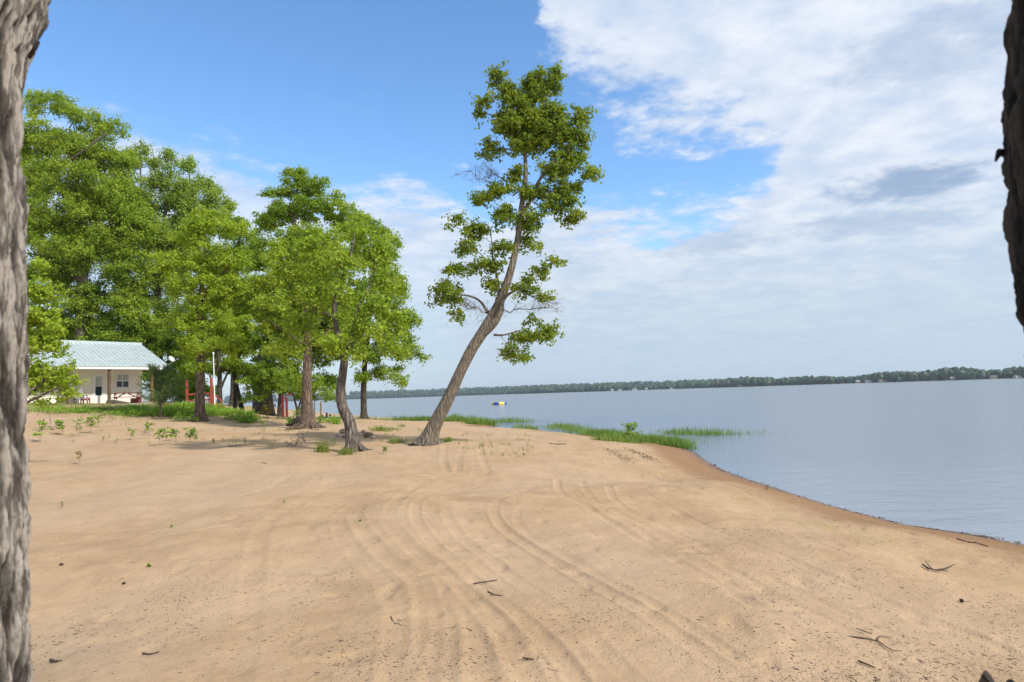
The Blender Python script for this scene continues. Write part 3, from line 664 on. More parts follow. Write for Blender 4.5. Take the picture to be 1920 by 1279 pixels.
tree('grove_tree', 'tall broad tree with a pair of massive pale trunks in mid grove', 'tree',
     [(492, 783, 42, 44), (490, 765, 42, 34), (487, 735, 42, 28), (490, 690, 42, 24), (505, 620, 42, 20), (525, 540, 42, 16), (545, 460, 42, 11), (555, 390, 42, 7), (558, 330, 42, 3)],
     crown_pads([(555, 335, 30, 24), (525, 360, 30, 24), (590, 345, 40, 28), (560, 390, 70, 36), (630, 390, 44, 36), (500, 410, 40, 34), (670, 430, 44, 36), (560, 460, 80, 40), (480, 480, 40, 40), (640, 490, 60, 40), (500, 560, 60, 46), (590, 560, 60, 50), (670, 560, 50, 40), (470, 640, 40, 30), (540, 640, 60, 36), (600, 665, 50, 30), (520, 700, 44, 20), (560, 720, 50, 16), (610, 715, 36, 18), (470, 690, 40, 24), (560, 560, 110, 130), (630, 600, 70, 70)], 42),
     M['leaf_dark'], M['bark_grey'], 24, G, leaf=.18, lai=3.2, crad=.7, cl=.8, k0=3, flare=.4,
     stems=[[(504, 781, 41.5, 30), (502, 750, 41.5, 22), (503, 715, 41.6, 18), (515, 660, 42, 14), (560, 580, 42, 9), (600, 500, 42, 5)]])
tree('grove_tree', 'slim dark twin trunked tree with one stem leaning left beside the lake view', 'tree',
     [(457, 781, 43, 11), (450, 750, 43, 9.5), (441, 715, 43, 8), (436, 690, 43, 7), (432, 640, 43, 5), (430, 590, 43, 3)],
     crown_pads([(440, 560, 40, 40), (450, 610, 44, 30), (425, 640, 44, 26), (465, 660, 26, 24), (440, 690, 34, 12), (415, 690, 36, 20), (470, 700, 24, 14)], 43),
     M['leaf_green'], M['bark_dark'], 25, G, leaf=.17, lai=2.8, crad=.6, cl=.8, k0=3, flare=.3,
     stems=[[(441, 779, 43.4, 9), (441, 740, 43.4, 8), (442, 700, 43.3, 7), (450, 660, 43.3, 5)]])
tree('grove_tree', 'dark tree with forked trunk just behind the steps and red handrail', 'tree',
     [(413, 768, 41, 13), (412, 740, 41, 11), (412, 710, 41, 10), (410, 670, 41, 8), (405, 620, 41, 6), (402, 560, 41, 3)],
     crown_pads([(405, 560, 44, 36), (420, 610, 40, 34), (385, 650, 46, 26), (430, 680, 30, 14), (360, 690, 36, 20)], 41),
     M['leaf_green'], M['bark_dark'], 26, G, leaf=.16, lai=2.8, crad=.6, cl=.8, k0=2, flare=.3,
     stems=[[(413, 730, 41, 7), (421, 712, 41, 5), (427, 698, 41, 4), (432, 680, 41, 2)]])
tree('grove_tree', 'dark trunked tree standing behind the red posts', 'tree',
     [(526, 781, 40, 14), (526, 755, 40, 12), (528, 725, 40, 10), (530, 690, 40, 7), (535, 640, 40, 4)],
     crown_pads([(530, 660, 44, 30), (550, 700, 40, 22), (515, 720, 34, 18), (545, 728, 36, 12), (575, 740, 26, 12), (480, 722, 36, 20), (470, 742, 22, 8), (560, 738, 34, 12), (500, 700, 40, 20)], 40),
     M['leaf_dark'], M['bark_dark'], 27, G, leaf=.15, lai=2.8, crad=.5, cl=.9, k0=1, flare=.3)
tree('grove_tree', 'thin multi stemmed little tree just left of the straight brown trunk', 'tree',
     [(557, 789, 32, 6), (557, 770, 32, 5), (553, 752, 32, 4), (548, 735, 32, 3), (543, 715, 32, 2)],
     crown_pads([(548, 712, 34, 20), (575, 722, 30, 20), (600, 730, 30, 16), (625, 742, 22, 10)], 32),
     M['leaf_dark'], M['bark_dark'], 28, G, leaf=.12, lai=2.0, crad=.4, cl=.8, k0=0, flare=.2,
     stems=[[(557, 785, 32, 5), (560, 765, 32, 4), (566, 745, 32, 3), (572, 725, 32, 2)]])
# the tall trees behind the cabin
tree('tall_tree', 'huge spreading oak like tree behind the cabin roof at the far left', 'tree',
     [(150, 758, 58, 34), (150, 700, 58, 26), (150, 620, 58, 22), (155, 540, 58, 18), (160, 460, 58, 14), (150, 380, 58, 10), (140, 300, 58, 6), (130, 240, 58, 3)],
     crown_pads([(70, 190, 26, 32), (120, 195, 30, 26), (165, 225, 34, 26), (205, 235, 30, 22), (90, 260, 50, 40), (160, 290, 60, 36), (225, 300, 36, 30), (70, 330, 50, 44), (150, 370, 60, 40), (225, 380, 50, 40), (255, 430, 36, 36), (90, 430, 60, 50), (170, 460, 60, 44), (240, 500, 50, 40), (80, 520, 60, 50), (160, 560, 60, 44), (240, 580, 50, 40), (30, 260, 40, 60), (20, 400, 50, 80), (200, 630, 60, 30), (110, 620, 60, 34), (150, 400, 115, 170), (230, 420, 50, 120)], 58),
     M['leaf_green'], M['bark_grey'], 31, G, leaf=.24, lai=3.3, crad=1.1, cl=1.1, flat=.7, k0=3, tipr=.018, nmax=600,
     stems=[[(155, 540, 58, 14), (120, 470, 58, 11), (90, 400, 58, 8), (70, 320, 58, 5), (65, 230, 58, 3)], [(158, 500, 58, 14), (200, 440, 58, 10), (215, 390, 58, 7), (225, 330, 58, 4)], [(150, 420, 58, 11), (110, 330, 57, 7), (160, 280, 56, 5), (200, 250, 56, 3)]])
tree('tall_tree', 'tall pale poplar like tree with upright pointed tops behind the yellow green tree', 'tree',
     [(300, 760, 62, 20), (298, 680, 62, 17), (297, 600, 62, 15), (296, 520, 62, 12), (305, 440, 62, 9), (315, 360, 62, 6), (322, 300, 62, 2)],
     crown_pads([(262, 275, 12, 26), (248, 310, 20, 24), (285, 305, 14, 22), (320, 300, 16, 24), (352, 312, 16, 26), (300, 340, 40, 26), (345, 350, 36, 26), (382, 345, 14, 26), (400, 375, 24, 28), (425, 385, 14, 26), (280, 390, 44, 34), (350, 400, 44, 34), (400, 420, 40, 30), (270, 450, 40, 36), (330, 460, 46, 34), (300, 520, 50, 34), (260, 560, 40, 34), (330, 580, 50, 40), (290, 630, 60, 34), (370, 630, 50, 40), (430, 430, 26, 24), (330, 440, 90, 110)], 62),
     M['leaf_poplar'], M['bark_grey'], 32, G, leaf=.24, lai=3.0, crad=1.0, cl=.85, flat=1.1, k0=2, tipr=.018, nmax=600, hang=0,
     stems=[[(297, 560, 62, 10), (280, 480, 62, 8), (268, 400, 62, 6), (262, 300, 62, 2)], [(298, 540, 62, 10), (330, 470, 62, 8), (352, 400, 62, 6), (356, 320, 62, 2)], [(300, 520, 62, 9), (360, 450, 62, 7), (390, 400, 62, 4), (395, 350, 62, 2)]])
tree('tall_tree', 'full green tree between the poplar like tree and the heart of the grove', 'tree',
     [(440, 775, 56, 20), (440, 700, 56, 16), (442, 600, 56, 12), (445, 500, 56, 8), (450, 430, 56, 3)],
     crown_pads([(445, 430, 40, 26), (470, 480, 44, 40), (420, 500, 50, 40), (460, 560, 60, 44), (400, 580, 50, 44), (440, 640, 60, 36), (380, 660, 50, 34)], 56),
     M['leaf_dark'], M['bark_dark'], 33, G, leaf=.22, lai=2.8, crad=.9, cl=.8, k0=2, tipr=.015)
tree('tall_tree', 'dense tree close behind the cabin roof, its crown just above the ridge', 'tree',
     [(235, 757, 62, 18), (235, 680, 62, 15), (236, 600, 62, 11), (238, 540, 62, 5)],
     crown_pads([(235, 560, 60, 34), (180, 600, 60, 30), (290, 610, 60, 34), (120, 620, 60, 30), (235, 640, 90, 30), (330, 660, 60, 36), (340, 720, 60, 30), (300, 700, 50, 30), (80, 650, 60, 40), (240, 680, 60, 40)], 60),
     M['leaf_dark'], M['bark_dark'], 34, G, leaf=.22, lai=3.4, crad=.9, cl=.9, k0=1, tipr=.012)
tree('broad_bush', 'dense dark green bush behind the young pine right of the cabin', 'bush',
     [(338, 759, 44, 8), (338, 740, 44, 7), (340, 725, 44, 5), (342, 705, 44, 3)],
     crown_pads([(325, 722, 30, 18), (350, 722, 40, 22), (330, 742, 46, 14), (375, 735, 34, 18), (365, 700, 26, 14)], 44),
     M['leaf_green'], M['bark_dark'], 35, None, leaf=.14, lai=3.0, crad=.5, cl=.9, k0=0, flare=.2)
tree('maple_sapling', 'bright yellow green young maple reaching out from behind the left foreground trunk', 'tree',
     [(-40, 832, 16, 12), (-20, 800, 16, 10), (10, 775, 16, 9), (30, 740, 16, 8), (30, 660, 16, 7), (40, 580, 16, 5), (50, 500, 16, 3)],
     crown_pads([(72, 490, 18, 18), (60, 540, 40, 24), (95, 545, 26, 12), (85, 590, 36, 18), (110, 620, 28, 12), (70, 650, 46, 20), (115, 655, 26, 10), (70, 700, 40, 18), (110, 705, 34, 10), (135, 715, 24, 8), (90, 730, 34, 8), (40, 600, 40, 60), (75, 750, 30, 6), (130, 690, 14, 5), (90, 640, 40, 18), (146, 714, 16, 6), (95, 690, 48, 14), (118, 738, 34, 9), (85, 715, 40, 22), (70, 600, 40, 60)], 16),
     M['leaf_yellow'], M['bark_brown'], 36, None, leaf=.095, lai=2.2, crad=.2, cl=.8, k0=1, flare=.2, tipr=.004,
     stems=[[(10, 775, 16, 8), (50, 755, 15.8, 6), (85, 738, 15.6, 5), (108, 727, 15.5, 3)], [(30, 760, 16, 7), (60, 735, 15.8, 5), (85, 715, 15.6, 3)]])

# the young pine in front of the cabin
def pine():
    rng = np.random.default_rng(8); Y = 31; b = P(301, 782, Y); b.z = gz(b.x, b.y) - .03; top = P(299, 690, Y)
    root = empty('pine_sapling', b, 'small dark young pine standing in front of the cabin corner', 'pine tree')
    H = top.z - b.z; seg_a = []; seg_b = []; ra = []; rb = []
    seg_a.append(b); seg_b.append(top); ra.append(.055); rb.append(.008)
    tip = []; dirs = []
    for k in range(10):
        z = H * (.24 + .74 * k / 10) ; L_ = (1.55 - .12 * k) * (.75 if k < 2 else 1)
        for j in range(5):
            an = rng.uniform(0, 6.28); d = Vector((math.cos(an), math.sin(an), .35 + .04 * k)).normalized(); l = L_ * rng.uniform(.65, 1.1)
            a = Vector(b) + Vector((0, 0, z)); e = a + d * l; seg_a.append(a); seg_b.append(e); ra.append(.014); rb.append(.005)
            for q in np.linspace(.3, 1, 7):
                for s in range(3):
                    o = a + d * l * q; dd = (d * .8 + Vector(rng.normal(size=3)) * .6).normalized(); e2 = o + dd * .22 * (1.2 - q * .4)
                    seg_a.append(o); seg_b.append(e2); ra.append(.004); rb.append(.003)
                    for _ in range(8): tip.append(o.lerp(e2, rng.uniform(.1, 1))); dirs.append((dd + Vector(rng.normal(size=3)) * .7 + Vector((0, 0, .3))).normalized())
    v, f = frustums([q[:] for q in seg_a], [q[:] for q in seg_b], ra, rb, 5); npmesh('trunk', v, f, M['bark_brown'], root)
    tp_ = np.array([q[:] for q in tip]); dr = np.array([q[:] for q in dirs]); N = len(tp_); sd = np.cross(dr, rng.normal(size=(N, 3))); sd /= np.linalg.norm(sd, axis=1, keepdims=True)
    V = np.stack([tp_ - sd * .006, tp_ + sd * .006, tp_ + dr * .14], 1).reshape(-1, 3); F = np.arange(N * 3).reshape(-1, 3)
    npmesh('needles', V, F, M['needle'], root, attrs={'tint': ('FACE', rng.random(N))})
pine()

# ------------------------------------------------------------------ the two close trunks that frame the view
def close_trunk(name, label, edge, Y, side, Rr, mname, seed, z0=.3, z1=3.6, extra=None):
    """edge: photo points of the visible silhouette; side = +1 when the trunk lies right of it"""
    D = Y; q0 = []
    for px, py in edge:                                  # tangent point of the silhouette, at horizontal distance D
        d = ray(px, py); t_ = D / math.hypot(d.x, d.y); q = EYE + d * t_; al = math.atan2(q.x, q.y)
        q0.append((q.z, q.x + side * math.cos(al) * Rr, q.y - side * math.sin(al) * Rr, al))
    q0.sort(); q0 = np.array(q0)
    n = 620; zs = np.concatenate([np.linspace(z0, 1.25, 30, endpoint=False), np.linspace(1.25, 2.95, 620, endpoint=False), np.linspace(2.95, z1, 60)])
    cxr = np.interp(zs, q0[:, 0], q0[:, 1]); cyr = np.interp(zs, q0[:, 0], q0[:, 2]); al = float(np.mean(q0[:, 3]))
    th = np.linspace(0, 2 * np.pi, n, endpoint=False)
    T, Z = np.meshgrid(th, zs)
    ker = np.ones(31) / 31; sm = lambda a_: np.convolve(np.pad(a_, 15, 'edge'), ker, 'valid')
    cx = sm(cxr); cy = sm(cyr); nx_, ny_ = -side * math.cos(al), side * math.sin(al)
    off = (cxr - cx) * nx_ + (cyr - cy) * ny_            # bulges of the outline
    RRr = Rr + off[:, None] * np.clip(np.cos(T) * nx_ + np.sin(T) * ny_, 0, 1) ** 2
    X = np.cos(T); Yc = np.sin(T)
    def ns(f, zf, s, off=0): return smooth_noise(T * f * Rr * 10 + smooth_noise(T * 2, Z * 3, 1, s + 5) * 1.6 + off, Z * zf * 10, 1.0, s)
    def cells(wd, ht, s):
        """plates of bark: distance between the two nearest cell centres, and a height per plate"""
        u_ = T * Rr / wd + 1.1 * smooth_noise(T * Rr / wd * .7, Z / ht * .9, 1, s + 1) ; v_ = Z / ht + .8 * smooth_noise(T * Rr / wd * .8, Z / ht, 1, s + 2)
        ui = np.floor(u_); vi = np.floor(v_); f1 = np.full(T.shape, 9.); f2 = np.full(T.shape, 9.); hh = np.zeros(T.shape)
        for a_ in (-1, 0, 1):
            for b_ in (-1, 0, 1):
                cu = ui + a_; cv_ = vi + b_; r1 = np.modf(np.abs(np.sin(cu * 127.1 + cv_ * 311.7 + s) * 43758.5))[0]; r2 = np.modf(np.abs(np.sin(cu * 269.5 + cv_ * 183.3 + s) * 43758.5))[0]
                d_ = np.hypot(cu + r1 - u_, cv_ + r2 - v_); c1 = d_ < f1
                f2 = np.where(c1, f1, np.minimum(f2, d_)); hh = np.where(c1, r1 * .5 + r2 * .5, hh); f1 = np.minimum(f1, d_)
        return f2 - f1, hh
    # wrap seam lies on the side turned away
    a = ns(6.0, .55, seed); b = ns(13, 2.2, seed + 1); c = ns(36, 12, seed + 2)
    e1, h1 = cells(.034, .34, seed); e2, h2 = cells(.011, .15, seed + 30)
    fur = np.clip(e1 * 2.0, 0, 1) * (.55 + .45 * np.clip(e2 * 2.5, 0, 1)) + .30 * ns(22, 1.4, seed + 9)
    plate = np.floor((b + .5) * 5) / 5
    h = (np.clip(fur, 0, 1.1) - 1) * .018 + (h1 - .5) * .007 + (h2 - .5) * .005 + c * .003 + a * .003 + ns(20, 5, seed + 14) * .006 + ns(30, 24, seed + 4) * .0015
    rr = RRr + h
    V = np.stack([cx[:, None] + X * rr, cy[:, None] + Yc * rr, Z], -1).reshape(-1, 3)
    m_ = len(zs); idx = np.arange(m_ * n).reshape(m_, n); nx = np.roll(idx, -1, 1)
    F = np.stack([idx[:-1], nx[:-1], nx[1:], idx[1:]], -1).reshape(-1, 4)
    root = empty(name, (float(cx[0]), float(cy[0]), .4), label, 'tree')
    npmesh('trunk', V, F, M[mname], root, smooth=True, attrs={'fur': ('POINT', fur.ravel())})
    return root, cx, cy
def nearbark(name, dark, light, moss):
    m, t, out = mat(name); p = t.n('ShaderNodeBsdfPrincipled')
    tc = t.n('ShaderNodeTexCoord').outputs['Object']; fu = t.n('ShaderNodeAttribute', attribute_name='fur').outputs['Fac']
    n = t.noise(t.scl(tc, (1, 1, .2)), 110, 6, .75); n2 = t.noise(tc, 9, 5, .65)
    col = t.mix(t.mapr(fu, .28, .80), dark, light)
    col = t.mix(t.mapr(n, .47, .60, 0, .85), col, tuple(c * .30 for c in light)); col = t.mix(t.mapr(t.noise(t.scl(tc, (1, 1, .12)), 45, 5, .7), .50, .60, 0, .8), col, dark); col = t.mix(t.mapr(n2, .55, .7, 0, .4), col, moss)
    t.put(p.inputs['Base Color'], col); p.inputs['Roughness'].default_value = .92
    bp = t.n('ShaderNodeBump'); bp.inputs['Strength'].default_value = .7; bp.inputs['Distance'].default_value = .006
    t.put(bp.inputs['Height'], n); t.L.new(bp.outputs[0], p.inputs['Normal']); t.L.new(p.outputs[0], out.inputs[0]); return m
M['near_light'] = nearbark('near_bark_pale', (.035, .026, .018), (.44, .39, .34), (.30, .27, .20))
M['dark_wood'] = simple('dark_brown_wood', (.03, .020, .014), .95, .4, 30, .8)  # very dark brown wood, shared by stump and log
M['near_shaded'] = nearbark('near_bark_shaded', (.008, .006, .005), (.075, .062, .05), (.06, .055, .03))  # bark colour darkened to carry the shade on the right trunk
lt, lcx, lcy = close_trunk('foreground_tree', 'pale grey furrowed trunk close up along the left edge of the picture',
    [(150, -120), (112, -40), (96, 0), (90, 40), (68, 80), (52, 125), (43, 170), (46, 300), (51, 450), (56, 640), (60, 800), (62, 1000), (60, 1150), (62, 1279), (66, 1500)], 1.3, -1, .17, 'near_light', 40)
bmx = bmesh.new(); a = P(44, 125, 1.06); bar(bmx, a, P(66, 88, 1.05), .010, .006, 7); bar(bmx, P(64, 91, 1.05), P(74, 78, 1.05), .009, .003, 6)
bmobj('broken_twig', bmx, M['near_light'], lt)
rt, rcx, rcy = close_trunk('foreground_tree', 'nearly black, shade-darkened rough trunk close up at the upper right edge, curving out of view', 
    [(1892, -120), (1890, 0), (1884, 70), (1882, 170), (1874, 200), (1876, 280), (1877, 330), (1880, 400), (1880, 470), (1882, 540), (1888, 585), (1900, 630), (1925, 700), (1975, 850), (2060, 1279)], 1.0, 1, .15, 'near_shaded', 60)
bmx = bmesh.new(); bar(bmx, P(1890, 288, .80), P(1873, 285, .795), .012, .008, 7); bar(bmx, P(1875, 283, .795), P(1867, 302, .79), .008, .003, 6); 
bmobj('bark_flake', bmx, M['near_shaded'], rt)
# crowns of these two trees, above the frame
def high_crown(root, cx, cy, zb, seed, n=34):
    rng = np.random.default_rng(seed); b0 = np.array([cx, cy, zb])
    tops = [b0, b0 + [rng.normal() * .3, -.6, 2.0], b0 + [rng.normal() * .5, -1.2, 4.2]]
    VV = []; FF = []; k = 0
    v, f, path, _ = sweep(tops, [.16, .11, .04], 12, .05, seed); VV.append(v); FF.append(f); k += len(v)
    c = rng.normal(size=(n, 3)) * np.array([1.8, 1.3, 1.3]) + b0 + np.array([0, -2.4, 4.0])
    c = c[(c[:, 2] - 2) > .85 * np.maximum(c[:, 1], 0) + 1.6]
    st = path[rng.integers(2, len(path), len(c))]
    md = (st + c) / 2 + rng.normal(size=c.shape) * .2
    for A_, B_, r1, r2 in ((st, md, .035, .022), (md, c, .022, .010)):
        v, f = frustums(A_, B_, np.full(len(c), r1), np.full(len(c), r2), 6); VV.append(v); FF.append(f + k); k += len(v)
    npmesh('limbs', np.vstack(VV), np.vstack(FF), M['bark_dark'], root, smooth=True)
    ci = np.repeat(np.arange(len(c)), 120); pos = c[ci] + rng.normal(size=(len(ci), 3)) * np.array([.45, .45, .28])
    v, f = leaves(pos, rng.normal(size=pos.shape) * .5 + np.array([0, 0, .8]), .12 * rng.uniform(.7, 1.2, len(ci)), rng)
    npmesh('crown', v, f, M['leaf_green'], root, attrs={'tint': ('FACE', np.repeat(rng.random(len(ci)), 2))})
high_crown(lt, float(lcx[-1]), float(lcy[-1]), 3.55, 71, 40)
high_crown(rt, float(rcx[-1]), float(rcy[-1]), 3.55, 72, 40)
# the broken stump in the lower right corner, its shade put into the dark colour
def stump():
    c = P(1904, 1280, 1.15); rng = np.random.default_rng(3); n = 60; g = gz(c.x, c.y)
    zs = np.concatenate([np.linspace(g - .05, c.z - .06, 14), np.linspace(c.z - .05, c.z + .03, 16)])
    th = np.arange(n) / n * 2 * np.pi; T, Z = np.meshgrid(th, zs)
    topz = c.z - .03 + .05 * (smooth_noise(np.cos(T) * 2.3, np.sin(T) * 2.3, 1, 5) + .35) + .022 * smooth_noise(np.cos(T) * 6, np.sin(T) * 6, 1, 6)
    zz = np.minimum(Z, topz); rad = .055 + .05 * np.exp(-(Z - g) / .2) + .014 * smooth_noise(T * 4, Z * 4, 1, 8)
    V = np.stack([c.x + np.cos(T) * rad, c.y + np.sin(T) * rad, zz], -1).reshape(-1, 3)
    m_ = len(zs); idx = np.arange(m_ * n).reshape(m_, n); nx = np.roll(idx, -1, 1); F = np.stack([idx[:-1], nx[:-1], nx[1:], idx[1:]], -1).reshape(-1, 4)
    o = npmesh('broken_stump', V, F, M['dark_wood'], attrs={'fur': ('POINT', np.full(len(V), .3))})
    bm = bmesh.new(); bm.from_mesh(o.data); bm.verts.ensure_lookup_table(); last = [bm.verts[i] for i in idx[-1]]; cv_ = bm.verts.new((c.x, c.y, c.z - .06))
    for i in range(n): bm.faces.new((last[i], last[(i+1) % n], cv_))
    bm.to_mesh(o.data); bm.free()
    tag(o, 'dark jagged broken stump top in the bottom right corner', 'stump')
stump()

# ------------------------------------------------------------------ the cabin
E0 = Vector((P(317, 690, 49.5).x, 49.5, 0)); CU = Vector((-.64, -.77, 0)).normalized(); CV = Vector((-CU.y * -1, -CU.x, 0)); CV = Vector((-.77, .64, 0)).normalized()
FL, EV, RG = 2.20, 4.60, 6.74
CM = Matrix(((CU.x, CV.x, 0, E0.x), (CU.y, CV.y, 0, E0.y), (0, 0, 1, 0), (0, 0, 0, 1)))   # local (s along the wall, p inwards, z)
def onwall(px, py, p_):
    """local (s,z) where the photo ray meets the vertical plane at inset p_"""
    d = ray(px, py); o = E0 + CV * p_; k = (o - EYE).dot(CV) / d.dot(CV); q = EYE + d * k; r_ = q - E0; return r_.dot(CU), q.z
M['siding'] = simple('cream_siding', (.84, .81, .70), .6, .05, 3, .05)
M['white'] = simple('white_paint', (.80, .80, .77), .5, .05, 5, .05)
M['pale_grey'] = simple('pale_grey', (.45, .46, .46), .5)
M['metal_roof'] = simple('pale_metal_roof', (.44, .51, .52), .42, .08, 2.0, .03, .15)
M['wood_post'] = simple('weathered_post', (.20, .12, .06), .8, .3, 12, .3, 0, (1, 1, .2))
M['dark_post'] = simple('dark_post', (.10, .065, .035), .8, .3, 12, .3, 0, (1, 1, .2))
M['tan_post'] = simple('tan_post', (.42, .23, .09), .8, .2, 12, .3, 0, (1, 1, .2))
M['red'] = simple('dark_red_paint', (.17, .022, .022), .6, .25, 9, .2)
M['redpost'] = simple('faded_red_paint', (.33, .06, .035), .7, .25, 9, .2)
M['concrete'] = simple('concrete', (.34, .31, .27), .9, .15, 6, .3)
M['greywood'] = simple('grey_wood', (.16, .15, .14), .9, .3, 10, .3)
M['black'] = simple('black_enamel', (.02, .02, .022), .4, .2)
M['grey_plastic'] = simple('grey_mesh', (.22, .22, .24), .7, .1)
M['blue'] = simple('blue_vinyl', (.015, .07, .35), .4, .1); M['yellow'] = simple('yellow_vinyl', (.75, .55, .05), .4, .1)
m, t, out = mat('window_glass'); p = t.n('ShaderNodeBsdfPrincipled'); t.put(p.inputs['Base Color'], (.03, .045, .055)); p.inputs['Roughness'].default_value = .06; t.L.new(p.outputs[0], out.inputs[0]); M['glass'] = m
M['curtain'] = simple('curtain', (.42, .48, .47), .8, .25, 30, .1, 0, (1, 1, .05))
cabin = empty('cabin', E0 + Vector((0, 0, FL)), 'white clapboard cabin with pale blue metal roof and open porch at left', 'cabin')
LEN, WP, WQ, DEP = 14.0, 1.8, 1.13, 9.94
def lb(bm, s0, s1, p0, p1, z0, z1): box(bm, ((s0+s1)/2, (p0+p1)/2, (z0+z1)/2), (abs(s1-s0), abs(p1-p0), abs(z1-z0)), CM)
bm = bmesh.new(); bd = .125; nb_ = int((EV + .05 - FL) / bd)
lb(bm, WQ, LEN - .5, WP + .03, DEP - 1.8, FL - .1, EV + .02)
def clap(bm, a0, a1, face, z, L_=1):
    """one lap board: thin at the top, standing out at the bottom"""
    q = []
    for s_ in (a0, a1):
        for (pp, zz) in ((0.0, z + bd), (-.028, z), (0.0, z)): q.append(face(s_, pp, zz))
    vs = [bm.verts.new(x) for x in q]; bm.faces.new((vs[0], vs[1], vs[4], vs[3])); bm.faces.new((vs[1], vs[2], vs[5], vs[4])); bm.faces.new(vs[0:3]); bm.faces.new(vs[3:6])
for i in range(nb_ + 1):
    z = FL + i * bd
    clap(bm, WQ, LEN - .5, lambda s_, pp, zz: CM @ Vector((s_, WP + .03 + pp, zz)), z)
    clap(bm, WP + .03, DEP - 1.8, lambda s_, pp, zz: CM @ Vector((WQ + pp, s_, zz)), z)
bmobj('wall', bm, M['siding'], cabin)
bm = bmesh.new(); pm = DEP / 2                                  # gable ends
for s_ in (WQ + .01, LEN - .52):
    vs = [bm.verts.new(CM @ Vector((s_ + o, pp, zz))) for o in (0, .1) for pp, zz in ((.35, EV + .05), (DEP - .35, EV + .05), (pm, RG - .12))]
    bm.faces.new(vs[0:3]); bm.faces.new(vs[3:6]); bm.faces.new((vs[0], vs[1], vs[4], vs[3])); bm.faces.new((vs[1], vs[2], vs[5], vs[4])); bm.faces.new((vs[2], vs[0], vs[3], vs[5]))
bmobj('gable', bm, M['siding'], cabin)
bm = bmesh.new(); lb(bm, -.0, LEN, .05, WP + .02, EV - .03, EV + .0); bmobj('soffit', bm, M['white'], cabin)
bm = bmesh.new(); lb(bm, -.02, LEN, -.02, .03, EV - .03, EV + .17); bmobj('fascia', bm, M['white'], cabin)
bm = bmesh.new()                                               # roof sheet with ribs, ridge cap
def slope(p_, z_, s0, s1, up=0.0): return [CM @ Vector((s_, p_, z_ + up)) for s_ in (s0, s1)]
for sgn in (0, 1):
    pe, pr_ = (-.06, pm) if not sgn else (DEP + .06, pm)
    a = slope(pe, EV + .17, -.08, LEN); b = slope(pr_, RG, -.08, LEN); a2 = slope(pe, EV + .14, -.08, LEN); b2 = slope(pr_, RG - .03, -.08, LEN)
    vs = [bm.verts.new(q) for q in (*a, *b, *a2, *b2)]
    bm.faces.new((vs[0], vs[1], vs[3], vs[2])); bm.faces.new((vs[4], vs[6], vs[7], vs[5])); bm.faces.new((vs[0], vs[4], vs[5], vs[1])); bm.faces.new((vs[0], vs[2], vs[6], vs[4])); bm.faces.new((vs[1], vs[5], vs[7], vs[3]))
    for k in range(int(LEN / .3)):
        s_ = .0 + k * .3; bar(bm, CM @ Vector((s_, pe, EV + .185)), CM @ Vector((s_, pr_, RG + .015)), .045, .04)
bar(bm, CM @ Vector((-.1, pm, RG + .03)), CM @ Vector((LEN, pm, RG + .03)), .05, .22)
bmobj('roof', bm, M['metal_roof'], cabin)
bm = bmesh.new(); lb(bm, .6, LEN, .0, WP + .05, FL - .25, FL - .0); bmobj('porch_floor', bm, M['concrete'], cabin)
for px, mt_ in ((285, 'tan_post'), (205, 'dark_post'), (128, 'dark_post')):
    s_, _ = onwall(px, 720, .18); bm = bmesh.new(); lb(bm, s_ - .08, s_ + .08, .1, .26, FL, EV - .03); bmobj('porch_post', bm, M[mt_], cabin)
# storm door: frame, slab, two glass panes, handle
sa, _ = onwall(196, 730, WP); sb, _ = onwall(173, 730, WP)
fr_ = bmesh.new(); lb(fr_, sa, sa + .10, WP - .05, WP + .03, FL, FL + 2.12); lb(fr_, sb - .10, sb, WP - .05, WP + .03, FL, FL + 2.12); lb(fr_, sa, sb, WP - .055, WP + .03, FL + 2.12, FL + 2.2)
door = bmobj('door', fr_, M['white'], cabin)
bm = bmesh.new(); lb(bm, sa + .11, sb - .11, WP - .035, WP + .02, FL + .02, FL + 2.11); slab = bmobj('door_leaf', bm, M['white'], door, keep=False)
for z0, z1, mm in ((1.30, 1.93, 'curtain'), (.62, 1.25, 'glass')):
    bm = bmesh.new(); w_ = sb - sa; lb(bm, sa + .11 + w_ * .10, sb - .11 - w_ * .10, WP - .045, WP - .01, FL + z0, FL + z1); bmobj('door_glass', bm, M[mm], door, keep=False)
bm = bmesh.new(); bar(bm, CM @ Vector((sb - .2, WP - .08, FL + 1.0)), CM @ Vector((sb - .2, WP - .08, FL + 1.16)), .03, .03, 8); bmobj('handle', bm, M['grey_plastic'], door, keep=False)
def window(pxa, pxb, pya, pyb):
    s0, z1 = onwall(pxb, pya, WP); s1, _ = onwall(pxa, pya, WP); _, z0 = onwall(pxb, pyb, WP); fw = .09
    bm = bmesh.new(); lb(bm, s0, s0 + fw, WP - .06, WP + .03, z0, z1); lb(bm, s1 - fw, s1, WP - .06, WP + .03, z0, z1)
    for z in (z0, z1 - fw): lb(bm, s0 + fw, s1 - fw, WP - .055, WP + .03, z, z + fw)
    zm = (z0 + z1) / 2; lb(bm, s0 + fw, s1 - fw, WP - .05, WP, zm - .03, zm + .03)
    sm = (s0 + s1) / 2; lb(bm, sm - .025, sm + .025, WP - .048, WP, z0 + fw, zm - .03); lb(bm, sm - .025, sm + .025, WP - .048, WP, zm + .03, z1 - fw)
    wo = bmobj('window', bm, M['white'], cabin)
    bm = bmesh.new(); lb(bm, s0 + fw, s1 - fw, WP - .02, WP - .005, zm, z1 - fw); bmobj('curtain', bm, M['curtain'], wo, keep=False)
    bm = bmesh.new(); lb(bm, s0 + fw, s1 - fw, WP - .02, WP - .005, z0 + fw, zm); bmobj('pane', bm, M['glass'], wo, keep=False)
window(216, 243, 700, 728); window(88, 106, 712, 734)
